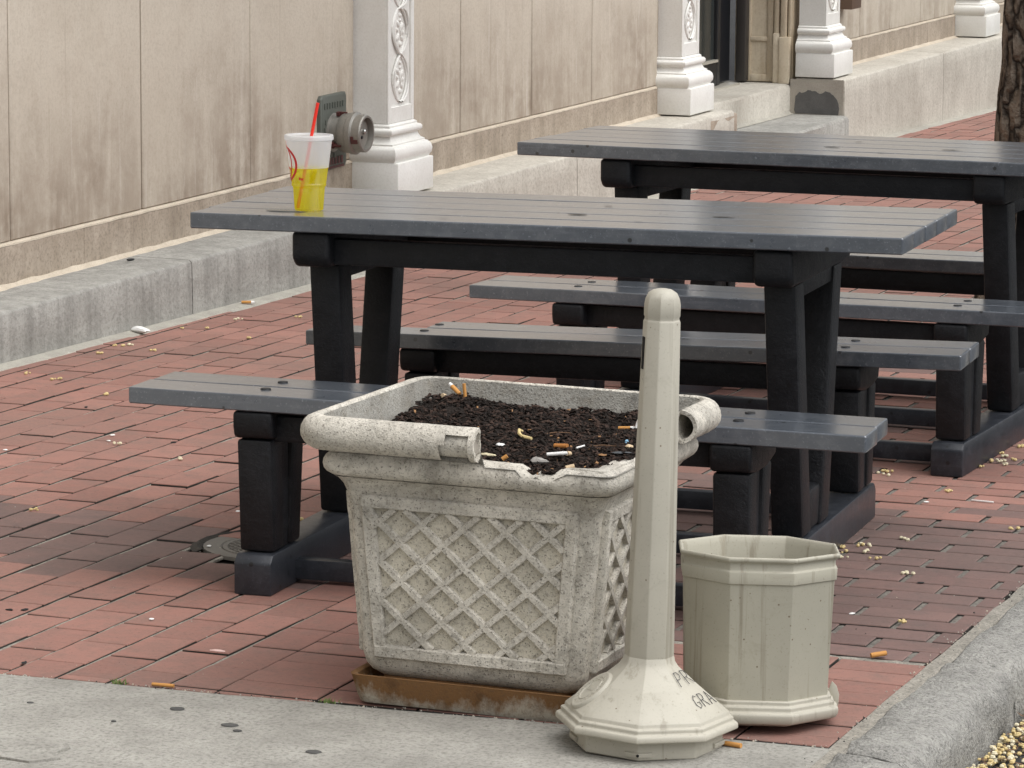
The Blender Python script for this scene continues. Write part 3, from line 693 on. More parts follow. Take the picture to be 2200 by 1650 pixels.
for a0 in (200, 190):
    P = [wl(3.215+rr*1.06*math.cos(t), OW+o*.84, WZ+.30+rr*1.06*math.sin(t)) for o in (.158, .194 if a0 == 200 else .172) for rr in (.070, .080) for t in (R(a0)-.10, R(a0)+.12)]
    m.add(P, [(0,1,3,2),(4,6,7,5),(2,3,7,6),(0,2,6,4),(1,5,7,3)])
tag(fp(m, 'lugs', 'maroon_paint'), kind='stuff')
# ---- small brown box high on the wall
m = MB(); wbox(m, 10.56, 10.76, OW-.002, OW+.115, .555, .90); o = m.obj('wall_box', 'brown_box', bevel=.006); tag(o, 'small brown box fixed to the wall right of the third pilaster', 'wall box')

# ---- tree
tree = tag(empty('street_tree', (-3.005, 13.42, 0)), 'rough barked street tree growing through the bricks behind the rear picnic table', 'tree')
m = MB(); rings = []; n = 72
def trunk_r(z): return .155+.055*math.exp(-z/.22)-.012*z
for i in range(150):
    z = i*.024; ring = []
    for k in range(n):
        a = 2*math.pi*k/n; c, s_ = math.cos(a), math.sin(a); r = trunk_r(z)
        fi = nz((c*5.5+.6*nz((c*3, s_*3, z*3)), s_*5.5, z*3.2)); f2 = nz((c*14, s_*14, z*9)); root_ = .03*math.exp(-z/.15)*math.cos(5*a+1)
        rid = abs(fi)
        ring.append(((r+root_-.018+.05*min(.4, rid)+.008*f2)*c+.02*z, (r+root_-.018+.05*min(.4, rid)+.008*f2)*s_, z-.02))
    rings.append(ring)
m.loft(rings, False, True); m.obj('trunk', 'bark', tree, smooth=True, angle=80)
m = MB(); tips = []
for a, l, h in ((20,1.5,1.1),(110,1.3,1.4),(200,1.5,1.2),(290,1.2,1.5),(60,.7,2.0)):
    p = [Vector((.07, 0, 3.45))+Vector((math.cos(R(a))*l*t, math.sin(R(a))*l*t, h*t**.8)) for t in (0, .3, .65, 1)]
    m.tube(p, [.075, .055, .035, .015], 8); tips += [p[2], p[3], (p[1]+p[2])/2]
m.obj('limb', 'bark', tree, smooth=True)
m = MB()
for i in range(2600):
    c = random.choice(tips); p = c+Vector((random.gauss(0, .38), random.gauss(0, .38), random.gauss(.12, .3)))
    u = Vector((random.gauss(0,1), random.gauss(0,1), random.gauss(0,.6))).normalized()*.055; w = u.cross(Vector((random.random(), random.random(), 1))).normalized()*.028
    m.add([p-u, p+w, p+u, p-w], [(0,1,2,3)])
m.obj('crown', 'leaf_green', tree)

# ================================================================== PICNIC TABLES
TL, TW, TH, BH, TT = 1.791, .724, .873, .479, .040
PW = .1376
def plank(name, x0, x1, y0, y1, z1, parent, mat='plank_plastic', th=TT, sag=0, dz=0, seed=0):
    m = MB(); n = 18; c = .0028; rings = []
    for i in range(n+1):
        t = i/n; x = x0+(x1-x0)*t; z = z1+dz+sag*(1-(2*t-1)**2)+.0010*nz((x*3+seed, y0*5, 1)); w = .0012*nz((x*5, seed, 3))
        def sec(e): return [(y0+c+e, -th+e), (y1-c-e, -th+e), (y1-e, -th+c+e), (y1-e, -c-e-.002), (y1-e, -c-e), (y1-c*.3-e, -c*.3-e), (y1-c-e, -e), (y1-c-e-.002, -e), (y0+c+e+.002, -e), (y0+c+e, -e), (y0+c*.3+e, -c*.3-e), (y0+e, -c-e), (y0+e, -c-e-.002), (y0+e, -th+c+e)]
        row = lambda xx, e: [(xx, y+w, z+d) for y, d in sec(e)]
        if i == 0: rings += [row(x, .004), row(x+.0012, .0012), row(x+.004, 0), row(x+.006, 0)]
        elif i == n: rings += [row(x-.006, 0), row(x-.004, 0), row(x-.0012, .0012), row(x, .004)]
        else: rings.append(row(x, 0))
    m.loft([[(a, b, c_) for a, b, c_ in r] for r in rings], True, True)
    return m.obj(name, mat, parent, smooth=True, angle=38)
def tilt_z(o, k):                                   # seat racked slightly along its length
    for v in o.data.vertices: v.co.z += k*v.co.x
def make_table(loc, rz, tilts, short_rear, label, seed):
    t = tag(empty('picnic_table', (loc[0], loc[1], 0)), label, 'picnic table', 'charcoal picnic tables on the brick pavement')
    t.rotation_euler.z = rz
    for i in range(5):
        y0 = -TW/2+i*(PW+.0090)
        tilt_z(plank('top_plank', -TL/2+random.uniform(-.006,.004)-.004*i*(seed == 0), TL/2+random.uniform(-.002,.003), y0, y0+PW, TH, t, sag=random.uniform(-.0008,.0008), dz=random.uniform(-.0007,.0007), seed=i+seed*9), tilts[0])
    for side, k in ((-1, tilts[1]), (1, tilts[2])):
        for i in range(2):
            y0 = side*.466+(i*(PW+.003) if side > 0 else -(2-i)*(PW+.003)+.003)
            x0 = -TL/2+random.uniform(-.004,.004)
            if short_rear and side > 0 and i == 1: x0 = -.597
            tilt_z(plank('seat_plank', x0, TL/2+random.uniform(-.003,.003), y0, y0+PW-.006, BH, t, dz=random.uniform(-.001,.001), seed=20+i+side+seed*5), k)
    for sx in (-1, 1):
        X = sx*.582
        m = MB(); q = [(-.742,0),(.742,0),(.742,.078),(.722,.098),(-.722,.098),(-.742,.078)]
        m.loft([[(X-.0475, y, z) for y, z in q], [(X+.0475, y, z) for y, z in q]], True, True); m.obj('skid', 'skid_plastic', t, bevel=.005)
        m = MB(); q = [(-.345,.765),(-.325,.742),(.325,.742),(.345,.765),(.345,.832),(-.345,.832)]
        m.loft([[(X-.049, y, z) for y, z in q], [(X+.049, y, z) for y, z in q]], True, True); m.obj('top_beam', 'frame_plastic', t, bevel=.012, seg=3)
        hw = .040
        def leg(yb0, yb1, yt0, yt1, z0, z1, nm='leg', w=hw):
            m = MB(); m.hexa([(X-w,yb0,z0),(X+w,yb0,z0),(X+w,yb1,z0),(X-w,yb1,z0)], [(X-w,yt0,z1),(X+w,yt0,z1),(X+w,yt1,z1),(X-w,yt1,z1)])
            m.obj(nm, 'frame_plastic', t, bevel=.009, seg=2)
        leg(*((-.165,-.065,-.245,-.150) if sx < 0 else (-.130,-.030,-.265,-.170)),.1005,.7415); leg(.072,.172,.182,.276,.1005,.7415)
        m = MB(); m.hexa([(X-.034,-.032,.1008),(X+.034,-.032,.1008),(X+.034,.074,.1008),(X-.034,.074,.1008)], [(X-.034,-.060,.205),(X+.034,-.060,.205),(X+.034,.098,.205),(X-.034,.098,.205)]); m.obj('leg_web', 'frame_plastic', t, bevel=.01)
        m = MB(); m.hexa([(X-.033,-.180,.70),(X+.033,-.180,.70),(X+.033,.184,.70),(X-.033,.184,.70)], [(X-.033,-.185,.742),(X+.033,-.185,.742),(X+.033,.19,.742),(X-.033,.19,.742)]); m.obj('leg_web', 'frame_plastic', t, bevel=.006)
        for sy in (-1, 1):
            yy = lambda v: v*sy
            m = MB(); q = [(yy(.742),.400),(yy(.735),.372),(yy(.66),.362),(yy(.57),.362),(yy(.485),.376),(yy(.478),.400),(yy(.478),.437),(yy(.742),.437)]
            if sy > 0: q = q[::-1]
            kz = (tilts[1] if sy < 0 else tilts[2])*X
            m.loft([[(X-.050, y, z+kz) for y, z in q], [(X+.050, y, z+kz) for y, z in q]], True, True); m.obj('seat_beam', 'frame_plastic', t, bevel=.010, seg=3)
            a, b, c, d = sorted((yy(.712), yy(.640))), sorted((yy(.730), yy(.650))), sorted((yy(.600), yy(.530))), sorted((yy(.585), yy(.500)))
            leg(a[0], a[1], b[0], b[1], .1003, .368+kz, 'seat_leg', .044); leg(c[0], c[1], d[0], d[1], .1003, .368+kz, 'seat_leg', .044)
            g = sorted((yy(.645), yy(.595))); m = MB(); m.box(X-.036, X+.036, g[0], g[1], .1006, .365); m.obj('leg_web', 'frame_plastic', t)
    for y0, y1, z0, z1, mat in ((-.305,-.262,.748,.812,'frame_plastic'),(.262,.305,.748,.812,'frame_plastic'),(-.705,-.665,.368,.430,'frame_plastic'),(.515,.555,.366,.430,'frame_plastic'),(-.575,-.535,.010,.060,'skid_plastic'),(.04,.08,.010,.060,'skid_plastic'),(.640,.680,.010,.060,'skid_plastic')):
        m = MB(); m.box(-.545, .545, y0, y1, z0, z1); m.obj('rail', mat, t, bevel=.004)
    m = MB()
    for sx in (-1, 1):
        for y in (-.654, -.539): m.loft([ngon(14, .013, BH-.001+tilts[1]*sx*.58, 0, sx*.58, y), ngon(14, .012, BH+.0025+tilts[1]*sx*.58, 0, sx*.58, y)], False, True)
        for y in (.54, .67): m.loft([ngon(14, .013, BH-.001+tilts[2]*sx*.58, 0, sx*.58, y), ngon(14, .012, BH+.0025+tilts[2]*sx*.58, 0, sx*.58, y)], False, True)
    m.obj('bolt_caps', 'bolt_dark', t, smooth=True)
    m = MB()
    for x, y, rx, ry in ((.032,-.101,.024,.012),(.387,-.046,.030,.010),(-.25,-.30,.012,.004),(.22,-.22,.012,.004),(.05,.12,.012,.006)):
        rg = [(x+rx*(1+.25*nz((math.cos(a)*2+x*9, math.sin(a)*2, y*9)))*math.cos(a), y+ry*math.sin(a), TH+.0022+tilts[0]*x) for a in [2*math.pi*k/16 for k in range(16)]]
        m.add(rg, [tuple(range(16))])
    m.obj('knot_holes', 'bolt_dark', t)
    return t
T1 = make_table((-3.0147, 8.3408), R(3.841), (.003, -.011, .0096), True, 'nearer charcoal plastic picnic table with the yellow drink standing on it', 0)
T2 = make_table((-2.9843, 10.5554), R(-.838), (-.0014, .0047, .001), False, 'rear charcoal plastic picnic table in front of the tree, cut by the frame', 1)
def on_t1(x, y, z):
    c, s_ = math.cos(R(3.841)), math.sin(R(3.841)); return Vector((-3.0147+c*x-s_*y, 8.3408+s_*x+c*y, z+.003*x))

# ---- cup of yellow drink
cup = tag(empty('drink_cup', on_t1(-.626, -.268+.036, TH+.0012)), 'clear plastic cup half full of yellow drink on the nearer table', 'cup')
n = 48
prof = [(.0355,0),(.037,.003),(.0405,.056),(.0415,.060),(.0445,.062),(.0450,.068),(.0440,.070),(.0450,.074),(.0575,.178),(.0585,.182)]
m = MB(); m.loft([ngon(n, r, z) for r, z in prof if z <= .108]+[ngon(n, .0491, .108)], True, False); m.obj('lower_wall', 'cup_clear', cup, smooth=True)
m = MB(); m.loft([ngon(n, .0491, .108), ngon(n, .0575, .178), ngon(n, .0585, .182)], False, False); m.obj('upper_wall', 'cup_plastic', cup, smooth=True)
m = MB(); m.loft([ngon(n, r-.0012, z) for r, z in [(.0355,.002),(.037,.004),(.0405,.056),(.0415,.060),(.0443,.063),(.0443,.068),(.0438,.070),(.0449,.075)]]+[ngon(n, .0478, .1075)], True, True); m.obj('drink', 'yellow_drink', cup, smooth=True, angle=50)
m = MB(); m.loft([ngon(n, .0592, .176), ngon(n, .0612, .178), ngon(n, .0612, .186), ngon(n, .0598, .189), ngon(n, .055, .189), ngon(n, .053, .185), ngon(n, .012, .1855)], False, True); m.obj('lid', 'cup_plastic', cup, smooth=True, angle=40)
m = MB(); a, b = Vector((-.026, -.010, .006)), Vector((.019, .012, .268)); m.tube([a.lerp(b, k/6) for k in range(7)], .0042, 12); m.obj('straw', 'straw_red', cup, smooth=True)
m = MB()                                              # red emblem on the side, seen edge on at the left
def cw(a, z, e=.0006):
    r = .0449+(z-.074)*(.0126/.104) if z > .074 else .042; return (( r+e)*math.cos(a), (r+e)*math.sin(a), z)
A0 = R(214)
def band(pts, w):
    P = []
    for i, (a, z) in enumerate(pts):
        a2, z2 = pts[min(i+1, len(pts)-1)]; a1, z1 = pts[max(i-1, 0)]; da, dz = (a2-a1)*.05, z2-z1; l = math.hypot(da, dz) or 1
        P.append((cw(a-dz/l*w/.05, z+da/l*w), cw(a+dz/l*w/.05, z-da/l*w)))
    k = len(m.v)
    for p, q in P: m.v += [p, q]
    for i in range(len(P)-1): m.f.append((k+2*i, k+2*i+1, k+2*i+3, k+2*i+2)); m.mi.append(0)
E_ = lambda a0, z0, ra, rz, t0, t1: [(a0+ra*math.cos(R(t)), z0+rz*math.sin(R(t))) for t in range(t0, t1+1, 8)]
band(E_(A0-.22, .118, .95, .042, -80, 100), .0034); band(E_(A0-.55, .122, .95, .050, -55, 95), .0022); band(E_(A0+.02, .098, .26, .010, 0, 360), .0022); band([(A0-.30, .146), (A0-.18, .128), (A0-.05, .108)], .0022)
m.obj('red_emblem', 'red_print', cup)
m = MB(); m.add([cw(R(268), .079), cw(R(276), .079), cw(R(276), .084), cw(R(268), .084)], [(0,1,2,3)]); m.add([cw(R(262), .079), cw(R(266), .079), cw(R(268), .087), cw(R(262), .086)], [(0,1,2,3)]); m.obj('small_mark', 'red_print', cup)
m = MB(); rg = [(.055*math.cos(a)*(1+.25*nz((math.cos(a)*2, math.sin(a)*2, 4))), .020*math.sin(a)*(1+.2*nz((math.cos(a), math.sin(a)*2, 9))), 0) for a in [2*math.pi*k/28 for k in range(28)]]
m.loft([[(x, y, 0) for x, y, z in rg], [(x*.94, y*.9, .0009) for x, y, z in rg]], False, True); o = m.obj('spilled_drink', 'puddle', smooth=True); o.location = on_t1(-.675, -.262, TH+.0018); o.rotation_euler.z = R(3.8)
tag(o, 'small wet spill left of the cup on the nearer table', 'spill')
m = MB(); m.loft([ngon(9, .008, 0), ngon(9, .010, .004), ngon(9, .004, .009)], True, True); o = m.obj('yellow_petal', 'petal_yellow', smooth=True); o.location = (-2.385, 10.63, TH+.0005); tag(o, 'single yellow petal on the rear picnic table', 'petal')

# ================================================================== PLANTER
pl = tag(empty('planter', (-2.648, 6.9305, 0)), 'square cast stone planter with lattice panels and a broken hollow rim', 'planter')
pl.rotation_euler = (R(-.87), R(.86), .0303)
m = MB()                                                # body: bottom, tapering sides, flare
for_b = [(.200,.046,.03),(.218,.050,.035),(.234,.062,.04),(.243,.078,.035),(.2465,.098,.028),(.258,.24,.026),(.268,.37,.026),(.2710,.400,.026),(.2735,.422,.026),(.2780,.442,.028),(.2850,.460,.03),(.2945,.473,.032),(.302,.478,.034)]
def rough(pt, k=.0012): 
    x, y, z = pt; d = k*nz((x*23, y*23, z*23))+k*.6*nz((x*60, y*60, z*60)); l = math.hypot(x, y) or 1; return (x+x/l*d, y+y/l*d, z)
m.loft([[rough(p) for p in sqring(hw, r, z, 5, 14)] for hw, z, r in for_b], True, False)
m.obj('body', 'cast_stone', pl, smooth=True, angle=50)
def broken(x, y):                                       # 0 whole .. 1 fully broken away (front right part of the rim)
    return 1.0 if (y < -.2 and x > .036+.01*nz((x*20, y*20, 0))) or (x > .2 and y < .110) else 0.0
def notch(x, y):                                        # lower moulding chipped through to the soil
    if y < -.2 and x > -.2:
        return max(0, min(1, (x-.105+.012*nz((x*30, 1, 2)))/.03))*max(0, min(1, (.204-x)/.008))*(.75+.5*nz((x*55, 3, 3)))
    return 0.0
m = MB(); c0, r0, z0 = .2925, .0275, .505               # lower roll moulding
rings = []
for k in range(11):
    a = R(-80+k*19); ring = []
    for (x, y, z) in sqring(c0+r0*math.cos(a), .036, z0+r0*math.sin(a), 6, 26):
        nch = notch(x, y); zz = z
        if z > z0-.006: zz = z-(z-(z0-.006))*nch*.62
        if broken(x, y) and z > z0+.012: zz -= .003*nz((x*40, y*40, 3))
        ring.append(rough((x, y, zz), .0012+.002*nch))
    rings.append(ring)
ring = [(x, y, z0+.026-(.030*notch(x, y)) if not broken(x, y) else z0+.024-.030*notch(x, y)+.003*nz((x*30, y*30, 8))) for x, y, z in sqring(.262, .03, 0, 6, 26)]
rings.append(ring); m.loft(rings, False, False); m.obj('lower_moulding', 'cast_stone', pl, smooth=True, angle=60)
# hollow rim: a swept tube wall, missing at the front right corner
def sweep_path():
    c = .331; r = .045; P = []
    P += [(x, -c) for x in [.036-(.036+c-r)*k/26 for k in range(27)]]
    P += [(-c+r-r*math.sin(R(90*k/8)), -c+r-r*math.cos(R(90*k/8))) for k in range(1, 9)]
    P += [(-c, -c+r+(2*c-2*r)*k/30) for k in range(1, 31)]
    P += [(-c+r-r*math.cos(R(90*k/8)), c-r+r*math.sin(R(90*k/8))) for k in range(1, 9)]
    P += [(-c+r+(2*c-2*r)*k/30, c) for k in range(1, 31)]
    P += [(c-r+r*math.sin(R(90*k/8)), c-r+r*math.cos(R(90*k/8))) for k in range(1, 9)]
    P += [(c, c-r-(c-r-.108)*k/12) for k in range(1, 13)]
    return [Vector((x, y, 0)) for x, y in P]
SP = sweep_path(); NP = len(SP); NT = 20; ZR, RR = .571, .0360
m = MB()
def rim_ring(i, rad, zoff=0):
    p = SP[i]; t = (SP[min(i+1, NP-1)]-SP[max(i-1, 0)]).normalized(); o = Vector((t.y, -t.x, 0))*1.0   # outward? path runs clockwise seen from above
    if o.dot(p) < 0: o = -o
    out = []
    for k in range(NT):
        a = 2*math.pi*k/NT; rr = rad+.0010*nz((p.x*30+math.cos(a)*2, p.y*30, math.sin(a)*2))
        q = p+o*(rr*(math.cos(a) if math.cos(a) > 0 else .28*math.cos(a)))+Vector((0, 0, ZR+rr*math.sin(a)))
        if i in (0, NP-1): q += t*(.006*nz((math.cos(a)*2.2, math.sin(a)*2.2, i)))
        out.append(tuple(q))
    return out
outer = [rim_ring(i, RR) for i in range(NP)]; inner = [rim_ring(i, RR-.0085) for i in range(NP)]
k0 = len(m.v)
for r in outer+inner: m.v += r
for i in range(NP-1):
    for j in range(NT):
        a, b = i*NT+j, i*NT+(j+1) % NT
        ang = 360*j/NT
        hole = i < 6 and (ang < 32 or ang > 285) and not (i == 5 and ang < 20) and not (i == 0)   # wall chipped off near the broken end
        if not hole: m.f.append((a, a+NT, b+NT, b)); m.mi.append(0)
        A, B = a+NP*NT, b+NP*NT; m.f.append((A, B, B+NT, A+NT)); m.mi.append(0)
for i, e in ((0, 0), (NP-1, 1)):
    for j in range(NT):
        a, b = i*NT+j, i*NT+(j+1) % NT; A, B = a+NP*NT, b+NP*NT
        m.f.append((a, b, B, A) if e == 0 else (b, a, A, B)); m.mi.append(0)
m.obj('rim', 'cast_stone', pl, smooth=True, angle=60)
m = MB(); p = [[tuple(Vector(inner[7][k])) for k in range(NT)], [tuple(Vector(inner[0][k]).lerp(Vector((SP[0].x, SP[0].y, ZR)), .15+.3*abs(nz((k*.9, 1, 1))))+Vector((.010*nz((k*.8, 3, 3))-.006, 0, 0))) for k in range(NT)]]; m.loft(p, False, True); m.obj('rim_core', 'bare_render', pl, smooth=True)
m = MB(); p = [tuple(Vector(inner[NP-9][k])) for k in range(NT)]; m.add(p, [tuple(range(NT))]); m.obj('hollow_end', 'dark_void', pl)
# inner faces
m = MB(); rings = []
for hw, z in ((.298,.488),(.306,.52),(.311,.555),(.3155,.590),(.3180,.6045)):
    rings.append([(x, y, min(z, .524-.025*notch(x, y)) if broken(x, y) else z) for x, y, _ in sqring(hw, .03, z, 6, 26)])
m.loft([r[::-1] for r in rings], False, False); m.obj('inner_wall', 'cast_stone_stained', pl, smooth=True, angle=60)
# broken-off fragment of rim foot kept on the front right corner
m = MB(); P = [(.208,-.300),(.235,-.303),(.265,-.302),(.292,-.300),(.300,-.285),(.302,-.25),(.303,-.20),(.304,-.13),(.285,-.12),(.283,-.2),(.278,-.262),(.255,-.277),(.21,-.272)]
m.loft([[(x, y, .521) for x, y in P], [(x*.997, y*.997, .534+.005*nz((x*40, y*40, 1))) for x, y in P]], False, True); m.obj('rim_stump', 'cast_stone', pl, bevel=.002)
# relief panels with lattice
def panel(rot, name='relief_panel'):
    e = empty(name, (0,0,0), pl); e.rotation_euler.z = rot
    zt, zb_, wt, wb = .4405, .0955, .2376, .2103; fw = .0275
    def face(u, z, h): # point on the tapering front face, h proud of it
        return (u, -(.2475+(z-.112)*(.0255/.313))-h, z)
    def strip(p, q, w, h, nm, mat='cast_stone'):
        (u0, v0), (u1, v1) = p, q; d = Vector((u1-u0, v1-v0)).normalized(); nn = Vector((-d.y, d.x)); m = MB(); rings = []; k = max(2, int(math.hypot(u1-u0, v1-v0)/.012))
        for i in range(k+1):
            t = i/k; u, v = u0+(u1-u0)*t, v0+(v1-v0)*t; ww = w*(1+.10*nz((u*50, v*50, rot*3+2))); hh = h*(1+.12*nz((u*37, v*37, rot+7)))
            rings.append([face(u+nn.x*ww*s_, v+nn.y*ww*s_, g) for s_, g in ((-.54,-.002),(-.49,hh*.75),(-.38,hh),(.38,hh),(.49,hh*.75),(.54,-.002))])
        m.loft(rings, True, True); return m.obj(nm, mat, e, smooth=True, angle=45)
    hw_ = fw/2
    wz = lambda z: wb+(wt-wb)*(z-zb_)/(zt-zb_)
    strip((-wt+.002, zt-hw_), (wt-.002, zt-hw_), fw, .0140, 'panel_border'); strip((-wb+.004, zb_+hw_), (wb-.004, zb_+hw_), fw, .0165, 'panel_border')
    for sg in (-1, 1): strip((sg*(wz(zb_)-hw_), zb_+.004), (sg*(wz(zt)-hw_), zt-.004), fw, .0145, 'panel_border')
    iz0, iz1 = zb_+fw-.004, zt-fw+.004
    m = MB(); m.add([face(-wz(iz0)+fw*.6, iz0, .0008), face(wz(iz0)-fw*.6, iz0, .0008), face(wz(iz1)-fw*.6, iz1, .0008), face(-wz(iz1)+fw*.6, iz1, .0008)], [(0,1,2,3)]); m.obj('panel_ground', 'cast_stone_pale', e)
    iw = lambda z: wz(z)-fw+.004
    du, dv = .0926, .0815; u0, v0 = -.2101+.059, zt-fw-.069; sl = dv/du; 
    for sg in (1, -1):
        for k in range(-7, 8):
            pts = []
            for i in range(201):
                u = -.25+.5*i/200; v = v0+sg*sl*(u-(u0+k*du))
                if iz0 <= v <= iz1 and abs(u) <= iw(v): pts.append((u, v))
            if len(pts) > 6: strip(pts[0], pts[-1], .0150, .0116 if sg > 0 else .0120, 'lattice_strip')
for a in (0, R(90), R(-90)): panel(a)
# soil (uneven) and bark chips
m = MB(); n = 56
def soil_z(x, y): 
    d = min(.300-abs(x), .300-abs(y)); 
    z = .517+.072*(y+.3)+.010*nz((x*9, y*9, 0))+.006*nz((x*25, y*25, 4))+.003*nz((x*70, y*70, 8))+.022*math.exp(-((x+.235)**2+(y-.235)**2)/.004)
    if y < -.2 and x > .1: z -= .004
    return z-.004*(1 if d < .015 else 0)
for j in range(n+1):
    for i in range(n+1):
        x, y = -.304+.608*i/n, -.304+.608*j/n; m.v.append((x, y, soil_z(x, y)))
for j in range(n):
    for i in range(n): a = j*(n+1)+i; m.f.append((a, a+1, a+n+2, a+n+1)); m.mi.append(0)
soil = m.obj('soil', 'soil', pl, smooth=True)
m = MB(); rs = random.Random(3)
for i in range(6200):
    x, y = rs.uniform(-.298, .298), rs.uniform(-.292, .298)
    if notch(x, -.25) > .3 and rs.random() < .12: y = rs.uniform(-.30, -.272)
    z = soil_z(max(-.279, min(.279, x)), max(-.279, min(.279, y)))+rs.uniform(-.001, .004)
    l, w, h = rs.uniform(.003, .011)*(1.5 if rs.random() < .08 else 1), rs.uniform(.0015, .005), rs.uniform(.001, .003)
    M = Matrix.Translation((x, y, z)) @ Matrix.Rotation(rs.uniform(0, 6.28), 4, 'Z') @ Matrix.Rotation(rs.gauss(0, .5), 4, 'X') @ Matrix.Rotation(rs.gauss(0, .4), 4, 'Y')
    q = [(-l, -w*.6, 0), (l*.7, -w, 0), (l, w*.5, 0), (-l*.6, w, 0)]
    m.add([M @ Vector(v) for v in q]+[M @ Vector((v[0]*.7, v[1]*.7, h)) for v in q], [(4,5,6,7),(0,1,5,4),(1,2,6,5),(2,3,7,6),(3,0,4,7)], 0 if rs.random() < .6 else (1 if rs.random() < .975 else 2))
o = m.obj('bark_mulch', ['soil', 'bark_chip', 'leaf_brown'], pl); tag(o, kind='stuff')
# tray
m = MB(); tr = [(.243,.0,.03),(.2475,.012,.03),(.2575,.0565,.028),(.2585,.060,.026),(.254,.061,.024),(.2455,.058,.02),(.2400,.030,.02)]
tray = tag(empty('planter_tray', (-2.650, 6.910, 0)), 'rust stained square tray under the cast stone planter', 'tray'); tray.rotation_euler = (R(-.5), R(.86), .030)
m.loft([[rough(p, .001) for p in sqring(hw, r, z+.001, 5, 12)] for hw, z, r in tr], True, True); m.obj('tray_wall', 'rusty_tray', tray, smooth=True, angle=40)
m = MB(); m.loft([sqring(.205, .02, .0315, 3, 4), sqring(.203, .02, .0525, 3, 4)], False, True); m.obj('planter_foot', 'rusty_tray', tray, smooth=True)

# ---- things lying in the planter and on the ground
PM = Matrix.Translation((-2.648, 6.9305, 0)) @ Matrix.Rotation(.0303, 4, 'Z') @ Matrix.Rotation(R(.86), 4, 'Y') @ Matrix.Rotation(R(-.87), 4, 'X')
def in_planter(x, y, dz=0): return PM @ Vector((x, y, soil_z(x, y)+dz))
def butt(name, p, az, el, L, r, label, group=None, mf='filter_orange', ash=True, cat='cigarette butt', frac=.75):
    o = empty(name, p); o.rotation_euler = (0, -el, az)
    m = MB(); rings = []
    for i in range(6):
        t = i/5; rr = r*(1+.12*nz((i*1.3, L*90, az))); rings.append([(L*frac*t, rr*math.cos(2*math.pi*k/10)+.0006*nz((k, i*.8, az)), rr*math.sin(2*math.pi*k/10)*(.9)) for k in range(10)])
    m.loft(rings, True, True); m.obj('filter', mf, o, smooth=True, angle=50)
    if ash:
        m = MB(); m.loft([[(L*frac+(L*(1-frac))*t, r*(1-.25*t)*math.cos(2*math.pi*k/10), r*(1-.25*t)*math.sin(2*math.pi*k/10)) for k in range(10)] for t in (0, .5, 1)], False, True); m.obj('paper_end', 'paper_white', o, smooth=True)
    return tag(o, label, cat, group)
butt('cigarette_butt', in_planter(-.207, .247, .036), 0, R(-84), .040, .0042, 'orange cigarette butt standing upright in the planter soil', frac=.9)
butt('cigarette_butt', in_planter(-.222, .262, .006), R(150), R(28), .040, .0052, 'orange cigarette butt leaning against the upright one in the planter')
butt('cigarette_butt', in_planter(-.252, .248, .005), R(260), R(10), .012, .0052, 'short pale filter stub left of the upright butt in the planter', mf='filter_pale', ash=False)
butt('cigarette_butt', in_planter(.108, -.060, .006), R(-8), R(4), .030, .0062, 'thick orange filter lying in the middle of the planter soil', ash=False, mf='chip_orange', frac=1)
butt('cigarette_butt', in_planter(.047, -.215, .010), R(20), R(35), .016, .0052, 'short orange stub resting on the chipped front edge of the planter', ash=False)
butt('cigarette_butt', in_planter(.205, -.279, .010), R(35), R(12), .018, .0050, 'orange butt wedged beside the broken corner fragment of the planter', mf='filter_pale', ash=False, frac=1)
butt('cigarette_butt', in_planter(.130, -.175, .006), R(12), R(6), .042, .0045, 'long white cigarette butt near the front edge of the planter', mf='paper_white', ash=True)
butt('cigarette_butt', in_planter(.168, -.140, .006), R(250), R(8), .010, .0055, 'round pale filter end beside the long white butt', mf='filter_pale', ash=False, frac=1)
butt('cigarette_butt', in_planter(.180, .153, .006), R(4), R(3), .036, .0042, 'thin orange butt near the bollard side of the planter soil')
butt('cigarette_butt', in_planter(.224, .146, .004), R(80), R(60), .020, .0058, 'white filter standing next to the thin orange butt', mf='paper_white', ash=False, frac=1)
butt('cigarette_butt', in_planter(.158, -.068, .006), R(50), R(10), .020, .0022, 'thin white paper stick in the planter soil', mf='paper_white', ash=False, frac=1)
butt('cigarette_butt', (-2.003, 7.49, .0065), R(35), R(6), .036, .0060, 'crushed orange cigarette butt on the bricks right of the bin', mf='filter_orange', ash=False, frac=1)
butt('cigarette_butt', (-2.075, 6.622, .0065), R(-12), R(0), .046, .0055, 'orange cigarette butt on the concrete beside the ash post base', mf='filter_orange', ash=False, frac=1)
butt('cigarette_butt', (-3.345, 6.632, .0065), R(3), R(0), .050, .0045, 'long orange cigarette butt along the edge of the concrete', mf='filter_orange', ash=False, frac=1)
butt('cigarette_butt', (-5.87, 12.43, .014), R(20), R(0), .050, .0065, 'orange cigarette butt at the foot of the wall ledge')
def scrap(name, p, size, mat, label, cat, group=None, seed=0, flat=.35, rz=0):
    m = MB(); n = 9; sx, sy = size; rings = []
    for t, zz in ((.75, 0), (1, .4), (.8, .8), (.35, 1)):
        rings.append([(sx*t*(1+.55*nz((math.cos(6.283*k/n)*1.7+seed, math.sin(6.283*k/n)*1.7, zz+seed)))*math.cos(6.283*k/n), sy*t*(1+.55*nz((math.cos(6.283*k/n)*1.7, math.sin(6.283*k/n)*1.7+seed, zz)))*math.sin(6.283*k/n), zz*flat*sy*(1+.5*nz((k*.9, seed, 1)))) for k in range(n)])
    m.loft(rings, True, True); o = m.obj(name, mat, None, smooth=True, angle=40); o.location = p; o.rotation_euler.z = rz
    return tag(o, label, cat, group)
scrap('paper_scrap', in_planter(-.002, -.092, .001), (.011, .007), 'paper_white', 'small white paper scrap in the middle of the planter soil', 'paper scrap', None, 3, .9)
